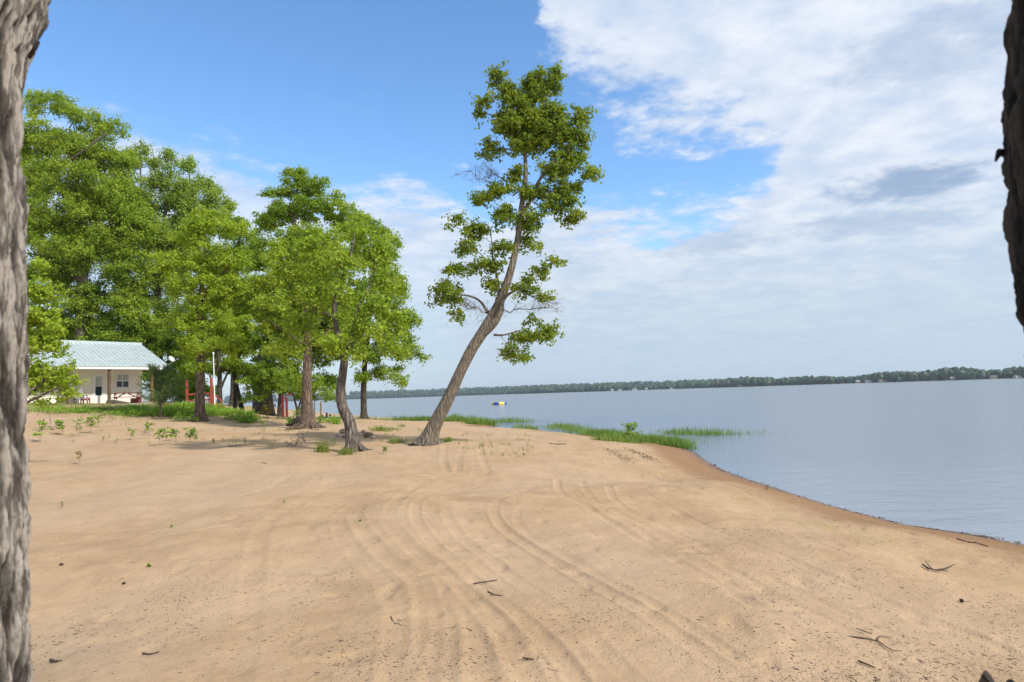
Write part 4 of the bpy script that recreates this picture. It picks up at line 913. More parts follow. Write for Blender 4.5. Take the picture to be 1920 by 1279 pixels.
# dish on the roof corner
dr = empty('satellite_dish', P(308, 690, 49), 'white satellite dish on an arm at the right corner of the cabin roof', 'satellite dish')
bm = bmesh.new(); c = P(322, 673, 49); Mx = Matrix.Translation(c) @ Matrix.Rotation(R(-28), 4, 'Y') @ Matrix.Rotation(R(55), 4, 'Z') @ Matrix.Rotation(R(78), 4, 'X') @ Matrix.Diagonal((.19, .27, 1, 1))
rings = []
for k in range(6):
    r_ = k / 5; rings.append([bm.verts.new(Mx @ Vector((r_ * math.cos(q * R(15)), r_ * math.sin(q * R(15)), -.09 * (1 - r_ * r_)))) for q in range(24)] if k else [bm.verts.new(Mx @ Vector((0, 0, -.09)))])
for q in range(24):
    bm.faces.new((rings[0][0], rings[1][q], rings[1][(q+1) % 24]))
    for k in range(1, 5): bm.faces.new((rings[k][q], rings[k+1][q], rings[k+1][(q+1) % 24], rings[k][(q+1) % 24]))
o = bmobj('dish', bm, M['pale_grey'], dr, True); sd_ = o.modifiers.new('thick', 'SOLIDIFY'); sd_.thickness = .02
bm = bmesh.new(); bar(bm, P(308, 690, 49), P(324, 678, 49), .05, .05, 8); bar(bm, P(324, 678, 49), P(332, 674, 48.8), .035, .035, 8); bmobj('arm', bm, M['white'], dr)
bm = bmesh.new(); box(bm, P(333, 673.5, 48.8), (.10, .12, .09)); bmobj('receiver', bm, M['grey_plastic'], dr)

# picnic table (parts built in local axes)
sx_, _ = onwall(237, 745, .75); tb = CM @ Vector((sx_, .72, FL)); 
pt = empty('picnic_table', tb, 'dark red picnic table on the porch under the cabin window', 'picnic table', None, R(38))
TM = Matrix.Translation(tb) @ Matrix.Rotation(R(38), 4, 'Z')
bm = bmesh.new()
for k in range(5): box(bm, (0, -.30 + k * .15, .745), (1.95, .135, .04), TM)
bmobj('tabletop', bm, M['red'], pt)
for s_ in (-1, 1):
    bm = bmesh.new()
    for k in (-.07, .07): box(bm, (0, s_ * .66 + k, .45), (1.95, .13, .04), TM)
    bmobj('bench', bm, M['red'], pt)
for x_ in (-.7, .7):
    bm = bmesh.new(); 
    for s_ in (-1, 1): bar(bm, TM @ Vector((x_, s_ * .68, 0)), TM @ Vector((x_, s_ * .22, .72)), .04, .09)
    box(bm, (x_ + .04, 0, .40), (.04, 1.5, .09), TM); box(bm, (x_ + .04, 0, .70), (.04, .72, .07), TM); bmobj('leg_frame', bm, M['red'], pt)
bm = bmesh.new()
for s_ in (-1, 1): bar(bm, TM @ Vector((s_ * .64, 0, .40)), TM @ Vector((s_ * .1, 0, .71)), .05, .07)
bmobj('brace', bm, M['red'], pt)
# red cooler under it
c = CM @ Vector((onwall(257, 750, 1.0)[0], 1.2, FL)); rc_ = empty('cooler', c, 'red cooler box on the porch floor behind the picnic table', 'cooler'); Mx = Matrix.Translation(c) @ Matrix.Rotation(R(50), 4, 'Z')
bm = bmesh.new(); box(bm, (0, 0, .16), (.62, .38, .30), Mx, .03); bmobj('body', bm, M['red'], rc_)
bm = bmesh.new(); box(bm, (0, 0, .345), (.64, .40, .06), Mx, .02); bmobj('lid', bm, M['redpost'], rc_)
# lawn chairs and grill left of the door
def chair(px, py, label, mseat, marm):
    s_, _ = onwall(px, py, .9); c = CM @ Vector((s_, .9, FL)); rz = R(55); ch = empty('porch_chair', c, label, 'chair', None, rz); Mx = Matrix.Translation(c) @ Matrix.Rotation(rz, 4, 'Z')
    bm = bmesh.new(); box(bm, (0, 0, .40), (.56, .5, .05), Mx, .01); bmobj('seat', bm, M[mseat], ch)
    bm = bmesh.new(); box(bm, (0, 0, 0), (.56, .05, .72), Mx @ Matrix.Translation((0, .30, .76)) @ Matrix.Rotation(R(-14), 4, 'X'), .01); bmobj('backrest', bm, M[mseat], ch)
    for a_ in (-.30, .30):
        bm = bmesh.new(); box(bm, (a_, 0, .62), (.07, .62, .04), Mx); bmobj('armrest', bm, M[marm], ch)
        for b_ in (-.25, .25): bm = bmesh.new(); box(bm, (a_, b_, .30), (.05, .06, .60), Mx); bmobj('leg', bm, M[marm], ch)
chair(151, 745, 'grey mesh chair left of the white storm door', 'grey_plastic', 'grey_plastic')
s_, _ = onwall(160, 750, .9); c = CM @ Vector((s_, .9, FL)); sd2 = empty('side_table', c, 'low dark red side table between the grey chair and the door', 'side table'); Mx = Matrix.Translation(c) @ Matrix.Rotation(R(50), 4, 'Z')
bm = bmesh.new(); box(bm, (0, 0, .47), (.5, .5, .04), Mx, .01); box(bm, (0, 0, .36), (.44, .44, .14), Mx); bmobj('tabletop', bm, M['red'], sd2)
for a_ in (-.2, .2):
    for b_ in (-.2, .2): bm = bmesh.new(); box(bm, (a_, b_, .22), (.06, .06, .44), Mx); bmobj('leg', bm, M['red'], sd2)
s_, _ = onwall(124, 745, 1.2); c = CM @ Vector((s_, 1.2, FL)); gr = empty('grill', c, 'black kettle grill on the left part of the porch', 'grill')
bm = bmesh.new(); bmesh.ops.create_uvsphere(bm, u_segments=16, v_segments=10, radius=.29, matrix=Matrix.Translation(c + Vector((0, 0, .78))) @ Matrix.Diagonal((1, 1, .8, 1))); bmobj('bowl', bm, M['black'], gr, True)
bm = bmesh.new()
for k in range(3): bar(bm, c + Vector((.32 * math.cos(k * 2.1), .32 * math.sin(k * 2.1), 0)), c + Vector((.12 * math.cos(k * 2.1), .12 * math.sin(k * 2.1), .62)), .025, .025, 6)
bmobj('stand', bm, M['black'], gr)

# ------------------------------------------------------------------ posts, rails, steps, pole
Y = 38.0
dk = empty('deck_railing', P(397, 757, Y), 'faded red wooden railing with two tall posts beside the steps', 'railing')
for px, py0, py1 in ((351, 713, 759), (397, 708, 759)):
    bm = bmesh.new(); a = P(px, py1, Y); b = P(px - 1, py0, Y); bar(bm, a - Vector((0, 0, .2)), b, .115, .115); bmobj('post', bm, M['redpost'], dk)
for py in (738, 750):
    bm = bmesh.new(); bar(bm, P(352, py + 2, Y), P(397, py - 1, Y), .05, .09); bmobj('rail', bm, M['redpost'], dk)
for px in (368, 392): bm = bmesh.new(); bar(bm, P(px, 758, Y), P(px, 737, Y), .05, .05); bmobj('baluster', bm, M['redpost'], dk)
st = empty('garden_steps', P(400, 770, Y - .5), 'low concrete steps with a red handrail at the end of the lawn', 'steps')
for k in range(3):
    c = P(395 + k * 6, 765 + k * 2.6, Y - .2 - k * .2); bm = bmesh.new(); box(bm, (c.x, c.y, c.z - .05 - .1), (.8, 1.2, .34)); bmobj('step', bm, M['concrete'], st)
bm = bmesh.new(); bar(bm, P(401, 740, Y - .4), P(416, 752, Y - .4), .05, .07); bar(bm, P(400, 753, Y - .4), P(415, 766, Y - .4), .05, .07); bar(bm, P(416, 751, Y - .4), P(415, 771, Y - .4), .07, .07); bar(bm, P(401, 739, Y - .4), P(400, 760, Y - .4), .07, .07)
bmobj('handrail', bm, M['redpost'], st)
a = P(403, 765, Y - .6); fp = empty('flagpole', a, 'slim bare white pole beside the garden steps', 'pole')
bm = bmesh.new(); bar(bm, a - Vector((0, 0, .1)), P(400, 664, Y - .6), .07, .05, 10); bmobj('pole', bm, M['white'], fp)
bm = bmesh.new(); bmesh.ops.create_uvsphere(bm, u_segments=10, v_segments=8, radius=.06, matrix=Matrix.Translation(P(400, 662.5, Y - .6))); bmobj('finial', bm, M['white'], fp, True)
Y = 34.0; a = P(531, 784, Y); sw = empty('red_post_frame', a, 'pair of dark red posts with a short crossbeam behind the ground cover', 'post frame')
for px, y0, y1, yy in ((531, 747, 786, Y), (538, 750, 783, Y + 1.2)):
    bm = bmesh.new(); bar(bm, P(px, y1, yy), P(px - .9, y0 - 5, yy), .10, .10); bmobj('post', bm, M['red'], sw)
bm = bmesh.new(); bar(bm, P(538, 741, Y + 1.2), P(549, 738.5, Y + 1.3), .06, .08); bmobj('crossbeam', bm, M['red'], sw)
for px, y0, y1, lab in ((590, 751, 785, 'thin dark mooring post left of its taller pair by the lake'), (602, 753, 786, 'thin rust brown mooring post right of its pair by the lake')):
    a = P(px, y1, 38); bm = bmesh.new(); bar(bm, a - Vector((0, 0, .3)), P(px - .5, y0, 38), .10, .08, 8)
    for k in range(3): bar(bm, P(px - .3, y0 + 6 + k * 8, 38), P(px - .3, y0 + 6.8 + k * 8, 38), .13, .13, 8)
    tag(bmobj('mooring_post', bm, M['greywood' if px < 600 else 'wood_post']), lab, 'post', 'mooring posts at the shore')
dkk = empty('small_dock', P(620, 786, 42), 'low weathered dock with short pilings at the water edge right of the grove', 'dock')
bm = bmesh.new()
for k in range(12):
    c = P(601 + k * 3.4, 783.4, 42); box(bm, (c.x, c.y, c.z), (.10, 2.2, .05))
bmobj('deck', bm, M['greywood'], dkk)
for px, h_ in ((604, 778), (612.5, 774), (619, 776.5), (640, 779)):
    bm = bmesh.new(); bar(bm, P(px, 789, 41), P(px, h_, 41), .13, .13, 8); bmobj('piling', bm, M['greywood'], dkk)

# raft on the lake
c = Z0(936, 758.2); c.z = 0
rf = empty('swim_raft', c, 'small round blue and yellow inflatable raft floating far out on the lake', 'raft')
import itertools
for k in range(8):
    bm = bmesh.new(); R0, r0 = 1.25, .27; rg = []
    for i in range(6):
        a_ = (k + i / 5) / 8 * 2 * math.pi; rg.append([bm.verts.new((c.x + (R0 + r0 * math.cos(b_)) * math.cos(a_), c.y + (R0 + r0 * math.cos(b_)) * math.sin(a_), .20 + r0 * math.sin(b_))) for b_ in [q / 10 * 2 * math.pi for q in range(10)]])
    for i in range(5):
        for q in range(10): bm.faces.new((rg[i][q], rg[i+1][q], rg[i+1][(q+1) % 10], rg[i][(q+1) % 10]))
    bmobj('tube_section', bm, M['blue' if k % 2 else 'yellow'], rf, True)
bm = bmesh.new(); bmesh.ops.create_cone(bm, cap_ends=True, segments=24, radius1=1.1, radius2=1.1, depth=.04, matrix=Matrix.Translation((c.x, c.y, .36))); bmobj('deck', bm, M['blue'], rf)

# houses on the far shore
HG = 'houses along the far shore'
hs_ = [(1148, 731.5, 'pale', 'leftmost white house on the far shore'), (1162, 731.0, 'pale', 'second white house from the left on the far shore'), (1190, 730.2, 'pale', 'long low white house on the far shore'), (1212, 729.8, 'tan', 'tan house in the far shore cluster'),
       (1260, 728.5, 'pale', 'white house right of the far shore cluster'), (1390, 724.5, 'tan', 'lone tan house on the far shore near the middle right'), (1608, 716.6, 'tan', 'tan cottage on the far shore below the rising woods'), (1628, 715.6, 'pale', 'wide pale cottage on the far shore below the rising woods'),
       (1655, 715.0, 'tan', 'small brown cottage right of the wide pale cottage on the far shore'), (1786, 711.0, 'tan', 'small cottage on the right stretch of the far shore'), (1862, 708.0, 'tan', 'tan house left of the bright white one at far right shore'), (1911, 705.0, 'pale', 'bright white house at the right end of the far shore')]
M['tan'] = simple('tan_wall', (.20, .16, .12), .8); M['pale'] = simple('pale_wall', (.38, .38, .38), .7); M['dark_roof'] = simple('dark_roof', (.12, .11, .11), .8)
for i, (px, py, mk, lab) in enumerate(hs_):
    aa = (px - 960) / FPX; fy = float(far_y(aa)) - 1; d = ray(px, py); x = d.x * fy / d.y; z0 = .2; ws = fy / 1280
    hse = empty('far_house', (x, fy, z0), lab, 'house', HG); wd = (7 + 4 * (i % 3)); hh = 3.4
    bm = bmesh.new(); box(bm, (x, fy, z0 + hh / 2), (wd, 7, hh)); bmobj('wall', bm, M[mk], hse)
    bm = bmesh.new(); vs = [bm.verts.new((x + a_ * wd * .56, fy + b_, z0 + c_)) for a_ in (-1, 1) for b_, c_ in ((-4, hh), (4, hh), (0, hh + 2))]
    bm.faces.new(vs[0:3]); bm.faces.new(vs[3:6]); bm.faces.new((vs[0], vs[1], vs[4], vs[3])); bm.faces.new((vs[1], vs[2], vs[5], vs[4])); bm.faces.new((vs[2], vs[0], vs[3], vs[5])); bmobj('roof', bm, M['dark_roof' if i % 3 else 'pale'], hse)
    for k in (-.25, .25): bm = bmesh.new(); box(bm, (x + k * wd, fy - 3.52, z0 + 1.9), (1.6, .06, 1.3)); bmobj('window', bm, M['glass'], hse)

# ------------------------------------------------------------------ low plants
def blades(bases, hgt, wid, rng, lean=.35, seg=3):
    N = len(bases); an = rng.uniform(0, 6.28, N); d = np.stack([np.cos(an), np.sin(an), np.zeros(N)], 1); sdv = np.stack([-np.sin(an), np.cos(an), np.zeros(N)], 1)
    ln = np.abs(rng.normal(size=(N, 1))) * lean * hgt[:, None]; rings = []
    for k in range(seg + 1):
        tt = k / seg; c = bases + d * ln * tt * tt + np.array([0, 0, 1.]) * hgt[:, None] * (tt - .12 * tt * tt); w_ = wid[:, None] * (1 - tt) ** .7 * .5
        rings.append(c - sdv * w_); rings.append(c + sdv * w_)
    V = np.stack(rings, 1).reshape(-1, 3); b = np.arange(N)[:, None] * 2 * (seg + 1)
    F = np.stack([np.c_[b + 2*k, b + 2*k + 1, b + 2*k + 3, b + 2*k + 2] for k in range(seg)], 1).reshape(-1, 4)
    return V, F
def tuft(px, py, wpx, hpx, label, seed, mt_='grass', n=160, g='grass tufts on the sand'):
    rng = np.random.default_rng(seed); g0 = gpx(px, py); s = g0.y / FPX; q = rng.normal(size=(n, 2)) * .42
    b = np.c_[g0.x + q[:, 0] * wpx * s * .5, g0.y + q[:, 1] * wpx * s * .5, np.zeros(n)]; b[:, 2] = height(b[:, 0], b[:, 1])[0] - .02
    v, f = blades(b, hpx * s * rng.uniform(.5, 1.1, n), np.full(n, .006 + .0004 * g0.y), rng, .55)
    o = npmesh('grass_tuft', v - np.array(g0), f, M[mt_], attrs={'tint': ('FACE', np.repeat(rng.random(n), 3))}); o.location = g0
    tag(o, label, 'grass', g)
tuft(606, 848, 34, 28, 'yellowish grass tuft left of the curved grey tree', 1, n=200)
tuft(650, 853, 34, 22, 'short pale grass tuft against the foot of the curved grey tree', 2)
tuft(714, 808, 40, 14, 'wide green grass patch right of the stones', 3, n=260)
tuft(735, 806, 22, 8, 'small green grass patch just right of the wide one', 4, n=90)
tuft(742, 829, 44, 12, 'flat grass tuft left of the roots of the leaning tree', 5, n=200)
tuft(840, 829, 22, 14, 'round green grass tuft right of the leaning tree roots', 6, n=150)
tuft(755, 800, 18, 8, 'thin grass left of the leaning trunk', 7, n=60)
tuft(630, 796, 18, 26, 'spiky bush by the small dock', 8, 'cover', 90, None)

def stuff_blades(name, label, spots, seed, mt_, hr, wr, lean=.25, water=False, cat='grass'):
    rng = np.random.default_rng(seed); B = []; H = []
    for (x0, y0, x1, y1, thick, n, hs1) in spots:
        a = gpx(x0, y0) if not water else Z0(x0, y0); b = gpx(x1, y1) if not water else Z0(x1, y1)
        tt = rng.random(n); q = rng.normal(size=(n, 2)) * thick * .5
        taper = np.minimum(1, np.minimum(tt, 1 - tt) * 5 + .35)
        B.append(np.c_[a.x + (b.x - a.x) * tt + q[:, 0] * taper, a.y + (b.y - a.y) * tt + q[:, 1] * taper, np.zeros(n)]); H.append(rng.uniform(*hr, n) * hs1 * taper)
    B = np.vstack(B); H = np.concatenate(H); H *= 1 + .9 * smooth_noise(B[:, 0], B[:, 1], .9, seed)
    z, _ = height(B[:, 0], B[:, 1]); B[:, 2] = np.maximum(z, -.12) - .02; H = H + np.maximum(0, -z).clip(0, .12)
    v, f = blades(B, H, rng.uniform(*wr, len(B)), rng, lean)
    cl_ = smooth_noise(B[:, 0], B[:, 1], .6, seed + 2) + .5
    return tag(npmesh(name, v, f, M[mt_], attrs={'tint': ('FACE', np.repeat(np.clip(.5 * cl_ + .5 * rng.random(len(B)), 0, 1), 3))}), label, cat, kind='stuff')
stuff_blades('shore_reeds', 'thick green reeds growing along the water edge at the middle of the shore', [
    (1040, 806, 1120, 817, .9, 2000, .72), (1110, 815, 1200, 826, .9, 2800, .85), (1190, 825, 1285, 836, .8, 2600, .7), (1120, 824, 1200, 832, .5, 700, .6), (1240, 834, 1296, 842, .35, 600, .7),
    (968, 803, 1005, 806, .4, 450, .8), (1005, 805, 1040, 808, .3, 120, .5)], 1, 'reed', (.22, .5), (.012, .022))
stuff_blades('point_reeds', 'low green reeds on the far sandy point behind the leaning tree', [
    (745, 788, 830, 790, 1.0, 1500, 1.2), (820, 790, 905, 793, 1.1, 2400, 1.35), (880, 795, 922, 796, .7, 900, 1.1), (640, 786, 745, 788, 1.0, 500, .7)], 2, 'reed', (.22, .45), (.025, .04))
stuff_blades('water_reeds', 'sparse reeds standing in the shallow water', [
    (1255, 812, 1350, 815, .8, 900, 1.0), (1330, 813, 1400, 814, .9, 180, .9), (1380, 813, 1450, 812, 1.2, 60, .8), (925, 791, 990, 791, .9, 900, 1.1), (980, 791, 1040, 790, 1.6, 90, 1.0), (1230, 808, 1280, 812, .6, 120, .8)], 3, 'reed', (.18, .38), (.014, .024), water=True)

# lawn grass near the cabin and bright leafy ground cover on the bank
def scatter_px(poly, n, rng, y0=14.0):
    """points on the ground seen inside a photo rectangle strip list (x0,x1,ytop0,ytop1,ybot0,ybot1,weight)"""
    out_ = []
    wsum = sum(q[6] for q in poly)
    for (x0, x1, t0, t1, b0, b1, wt) in poly:
        for _ in range(int(n * wt / wsum)):
            u_ = rng.random(); px = x0 + (x1 - x0) * u_; py = (t0 + (t1 - t0) * u_) + ((b0 + (b1 - b0) * u_) - (t0 + (t1 - t0) * u_)) * rng.random(); out_.append((px, py))
    return out_
rng = np.random.default_rng(17)
def fast_ground(pp, y0=16., y1=60.):
    """vectorised ray/ground hit for many photo points"""
    D = np.array([ray(a, b)[:] for a, b in pp]); ys = np.geomspace(y0, y1, 140); Tt = ys[None, :] / D[:, 1:2]
    X = D[:, 0:1] * Tt; Yv = D[:, 1:2] * Tt; h, _ = height(X, Yv); zz = EYE.z + D[:, 2:3] * Tt; b = zz <= h
    hit = b.any(1); i = np.where(hit, b.argmax(1), (zz - h).argmin(1)); r_ = np.arange(len(pp)); return np.c_[X[r_, i], Yv[r_, i], h[r_, i]]
cov = scatter_px([(330, 480, 764, 786, 790, 796, 3), (240, 380, 764, 768, 782, 784, 1.5), (330, 470, 760, 776, 772, 786, 1.6), (215, 330, 770, 774, 780, 782, 1.2), (150, 260, 768, 768, 778, 784, .45), (60, 170, 764, 768, 776, 776, .5), (560, 640, 792, 790, 800, 796, .12)], 850, rng)
cg = fast_ground(cov); cg = cg[smooth_noise(cg[:, 0], cg[:, 1], 1.0, 91) > -.24]; ci = np.repeat(np.arange(len(cg)), 22); hgt_ = rng.uniform(.10, .40, len(cg)) * np.where(cg[:, 0] < -17.5, .45, 1); q = rng.random(len(ci))
pos = cg[ci] + np.c_[rng.normal(size=(len(ci), 2)) * .13, q * hgt_[ci] + .02]
v, f = leaves(pos, rng.normal(size=pos.shape) * .5 + np.array([0, -.2, .9]), .10 * rng.uniform(.6, 1.3, len(ci)), rng, .6)
ct = smooth_noise(cg[:, 0], cg[:, 1], 1.2, 3) + .5
tag(npmesh('ground_cover', v, f, M['cover'], attrs={'tint': ('FACE', np.repeat(np.clip(.6 * ct[ci] + .4 * rng.random(len(ci)), 0, 1), 2))}), 'bright green leafy ground cover spread over the sandy bank before the cabin', 'ground cover', kind='stuff')
lg = fast_ground(scatter_px([(60, 330, 758, 759, 774, 776, 3), (330, 420, 757, 762, 770, 776, 1), (180, 300, 770, 770, 786, 790, .5), (420, 640, 778, 784, 790, 794, .5)], 9000, rng)); 
lg[:, 0] += rng.normal(size=len(lg)) * .5; lg[:, 1] += rng.normal(size=len(lg)) * .8; lg[:, 2] = height(lg[:, 0], lg[:, 1])[0] - .02
v, f = blades(lg, rng.uniform(.04, .14, len(lg)), np.full(len(lg), .03), rng, .6)
tag(npmesh('lawn_grass', v, f, M['grass'], attrs={'tint': ('FACE', np.repeat(rng.random(len(lg)), 3))}), 'thin uneven grass in front of the cabin and under the grove', 'grass', kind='stuff')
# sparse sprouts between the tracks
sp = fast_ground(scatter_px([(860, 1000, 812, 815, 850, 860, 1), (420, 640, 800, 806, 836, 840, 1), (100, 420, 795, 800, 835, 835, .6), (690, 790, 800, 800, 830, 836, .7)], 130, rng), 12, 50)
ci = np.repeat(np.arange(len(sp)), 7); bb = sp[ci] + np.c_[rng.normal(size=(len(ci), 2)) * .05, np.zeros(len(ci)) - .01]
v, f = blades(bb, rng.uniform(.05, .2, len(ci)), np.full(len(ci), .012), rng, .6)
tag(npmesh('sparse_sprouts', v, f, M['grass'], attrs={'tint': ('FACE', np.repeat(rng.random(len(ci)), 3))}), 'sparse thin sprouts scattered on the sand around the trees', 'sprouts', kind='stuff')

# seedlings
def seedling(px, py, hpx, label, seed, mt_='cover', nl=34, bend=0.0, name='seedling', wide=.35, lf=None):
    rng = np.random.default_rng(seed + 500); g0 = gpx(px, py); s = g0.y / FPX; H = hpx * s
    root = empty(name, g0, label, 'seedling' if name == 'seedling' else 'shrub', 'seedlings on the sand' if name == 'seedling' else None)
    a = []; b = []; tips = []
    ns_ = 1 + (nl > 20) + (nl > 60)
    for k in range(ns_):
        d = Vector((rng.normal() * .16 + bend, rng.normal() * .15, 1)); p0 = Vector(g0) + Vector((rng.normal() * .02, 0, -.02)); 
        for j in range(4):
            p1 = p0 + (d + Vector(rng.normal(size=3)) * .12) * H / 4 * rng.uniform(.8, 1.1); a.append(p0); b.append(p1)
            if j:
                for q in range(3):
                    e = p1 + Vector((rng.normal(), rng.normal(), .25)).normalized() * H * wide * rng.uniform(.4, 1); a.append(p1); b.append(e); tips.append(p1.lerp(e, .55)); tips.append(e)
            p0 = p1
        tips.append(p1)
    v, f = frustums([q[:] for q in a], [q[:] for q in b], np.full(len(a), max(.004, .0003 * g0.y)), np.full(len(a), .003), 4); npmesh('stem', v, f, M['twig'], root)
    tips = np.array([q[:] for q in tips]); N = nl * 2; ti = rng.integers(0, len(tips), N)
    lf = lf or max(.035, min(.12, H * .26))
    v, f = leaves(tips[ti] + rng.normal(size=(N, 3)) * H * .06, rng.normal(size=(N, 3)) * .5 + np.array([0, -.3, .8]), lf * rng.uniform(.6, 1.2, N), rng, .5)
    npmesh('leaves', v, f, M[mt_], root, attrs={'tint': ('FACE', np.repeat(rng.random(N), 2))})
    return root
for i, a in enumerate([
    (75, 829, 38, 'leafy seedling nearest the left foreground trunk, red at the base', 'cover', 50), (118, 815, 26, 'low sprawling seedling with leaves drooping to the right', 'cover', 44),
    (147, 818, 30, 'thin leafy seedling on bare red stems above the sprawling one', 'cover', 24), (152, 869, 22, 'little brown tinged seedling alone on open sand near the left trunk', 'rust', 16), (168, 812, 28, 'bushy bright seedling left of the cabin door line', 'cover', 44),
    (184, 800, 22, 'small upright seedling just behind the bushy bright one', 'cover', 20), (193, 827, 9, 'tiny grassy sprout left of its round twin on the sand', 'cover', 12), (217, 832, 9, 'tiny pale sprout right of its twin on the sand', 'cover', 12),
    (243, 825, 20, 'slim pale seedling with a single spike of leaves', 'cover', 16), (279, 816, 26, 'upright seedling beside a bare grey twig', 'cover', 22), (301, 834, 32, 'tallest bright seedling with a yellow foot in the open sand', 'cover', 48),
    (323, 826, 22, 'yellowish seedling left half of a close pair', 'rust', 24), (330, 829, 24, 'green seedling right half of a close pair', 'cover', 24), (357, 829, 26, 'broad seedling left of the thin one under the ground cover', 'cover', 40),
    (369, 829, 20, 'thin seedling right beside the broad one', 'cover', 18), (403, 832, 11, 'small round seedling right of the thin ones', 'cover', 14), (417, 828, 8, 'tiny sparse seedling at the start of the dead branches', 'cover', 6),
    (458, 834, 13, 'low pale seedling growing on the dead brush', 'cover', 14), (496, 804, 14, 'dark leafed seedling alone right of the ground cover', 'cover', 20), (544, 802, 20, 'leafy sprout left of the brown trunk foot', 'cover', 30),
    (600, 800, 20, 'bright sprout at the right of the brown trunk', 'cover', 30), (723, 851, 14, 'fern like bright seedling right of the curved tree', 'cover', 30), (124, 951, 12, 'two leafed bright sprout on the near left sand', 'cover', 5),
    (326, 990, 9, 'very thin pale sprout in the left middle of the sand', 'cover', 4), (275, 1064, 10, 'dark green small clover like sprout on the near sand', 'leaf_green', 8), (533, 945, 8, 'small green sprout in the tracks at centre left', 'cover', 6),
    (673, 979, 7, 'tiny green sprout beside the central tyre arc', 'cover', 5), (980, 856, 8, 'small green weed right of the rutted tracks', 'cover', 8), (1440, 921, 16, 'yellow green sprig on the damp sand by the shore', 'rust', 8),
    (625, 838, 16, 'feathery weed left of the curved tree foot', 'cover', 12), (650, 812, 14, 'grass like seedling behind the stones', 'cover', 10)]):
    seedling(a[0], a[1], a[2], a[3], i, a[4], a[5])
seedling(1182, 829, 34, 'leafy bush rising out of the reeds at the water edge', 60, 'cover', 120, 0, 'shore_bush', .5, .12)
seedling(560, 796, 26, 'dark leafy shrub at the left foot of the brown trunk', 61, 'leaf_dark', 90, 0, 'trunk_shrub', .5, .1)
seedling(500, 784, 22, 'orange tinged low shrub at the foot of the paired trunks', 62, 'rust', 90, 0, 'low_shrub', .6, .14)

# stones
M['stone'] = simple('brown_stone', (.20, .13, .09), .85, .35, 9, .5); M['stone_pale'] = simple('pale_stone', (.36, .28, .23), .85, .25, 9, .4)
def stone(px, py, rpx, label, mk, seed):
    g0 = gpx(px, py); r_ = rpx * g0.y / FPX; rng = np.random.default_rng(seed); v = ICOV.copy(); nz = np.array([mn.noise(Vector(q) * 1.3 + Vector((seed * 5.1, 0, 0))) for q in ICOV]); nz2 = np.array([mn.noise(Vector(q) * 3 + Vector((seed * 3.1, 0, 0))) for q in ICOV])
    v = v * (1 + .35 * nz + .15 * nz2)[:, None] * np.array([1, .8, .62]) * r_; v[:, 2] += r_ * .35
    o = npmesh('stone', v, ICOF, M[mk]); o.location = g0; tag(o, label, 'stone', 'stones beside the curved tree')
for i, s in enumerate([(645, 813, 9, 'largest round brown stone left of the curved trunk', 'stone'), (636, 819, 7, 'pale flat stone in front of the largest one', 'stone_pale'), (648, 821, 6, 'small stone touching the curved trunk', 'stone'),
                       (671, 816, 7, 'grey stone just right of the curved trunk', 'stone_pale'), (682, 812, 6, 'long brown stone at the back of the right heap', 'stone'), (690, 819, 9, 'dark stone with tan side at the right of the heap', 'stone'), (699, 823, 6, 'rightmost stone of the heap', 'stone_pale')]): stone(*s, i)
# very dark log left of the brown trunk
g0 = gpx(553, 800); v, f, _, _ = sweep([(g0.x - .35, g0.y + .1, g0.z + .05), (g0.x, g0.y, g0.z + .14), (g0.x + .35, g0.y, g0.z + .16), (g0.x + .6, g0.y, g0.z + .1)], [.1, .2, .24, .12], 12, .15, 4)
tag(npmesh('dark_log', v, f, M['dark_wood'], smooth=True), 'dark log lying at the left foot of the brown trunk', 'log')

# ------------------------------------------------------------------ sticks, cones and fallen bits
def lie(px, py): g = gpx(px, py); return g
def stick(pts, r0, label, seed, mk='litter', forks=()):
    P3 = []
    for a in pts: g = gpx(*a); P3.append((g.x, g.y, g.z + r0 * .9))
    s = gpx(*pts[0]).y / FPX
    v, f, _, _ = sweep(P3, list(np.linspace(r0, r0 * .5, len(P3))), 7, .15, seed, sub=3); VV = [v]; FF = [f]; n = len(v)
    for fk in forks:
        q = []
        for a in fk: g = gpx(*a); q.append((g.x, g.y, g.z + r0 * 1.2))
        v, f, _, _ = sweep(q, list(np.linspace(r0 * .7, r0 * .3, len(q))), 6, .15, seed + 1, sub=3); VV.append(v); FF.append(f + n); n += len(v)
    o = npmesh('stick', np.vstack(VV) - np.array(P3[0]), np.vstack(FF), M[mk], smooth=True); o.location = P3[0]
    tag(o, label, 'stick', 'sticks on the sand')
M['stick_red'] = simple('red_brown_stick', (.24, .10, .045), .8, .3, 20)
stick([(888, 1096), (905, 1093), (932, 1089)], .007, 'straight dark stick lying across the middle of the near sand', 1)
stick([(915, 1110), (928, 1116), (950, 1119)], .005, 'thin forked stick just below the straight dark one', 2, forks=[[(928, 1116), (918, 1118)]])
stick([(850, 1178), (868, 1178), (885, 1185)], .007, 'reddish curved sliver of wood in the near centre', 3, 'stick_red')
stick([(733, 1158), (738, 1170), (745, 1172), (752, 1166), (745, 1164)], .006, 'curled dark root scrap in the near centre left', 4, forks=[[(738, 1170), (730, 1152)], [(740, 1170), (755, 1175)]])
stick([(492, 1176), (503, 1190), (518, 1196)], .006, 'dark twig with a hooked end at the left of centre', 5, forks=[[(505, 1191), (512, 1186)]])
stick([(1222, 1207), (1238, 1202), (1262, 1201)], .006, 'bent dark twig right of centre near the bottom', 6, forks=[[(1238, 1202), (1228, 1200)]])
stick([(1590, 1195), (1620, 1198), (1645, 1203)], .006, 'longest thin branch on the lower right sand', 7, forks=[[(1645, 1203), (1650, 1195), (1672, 1198)], [(1645, 1203), (1670, 1220), (1690, 1223)]])
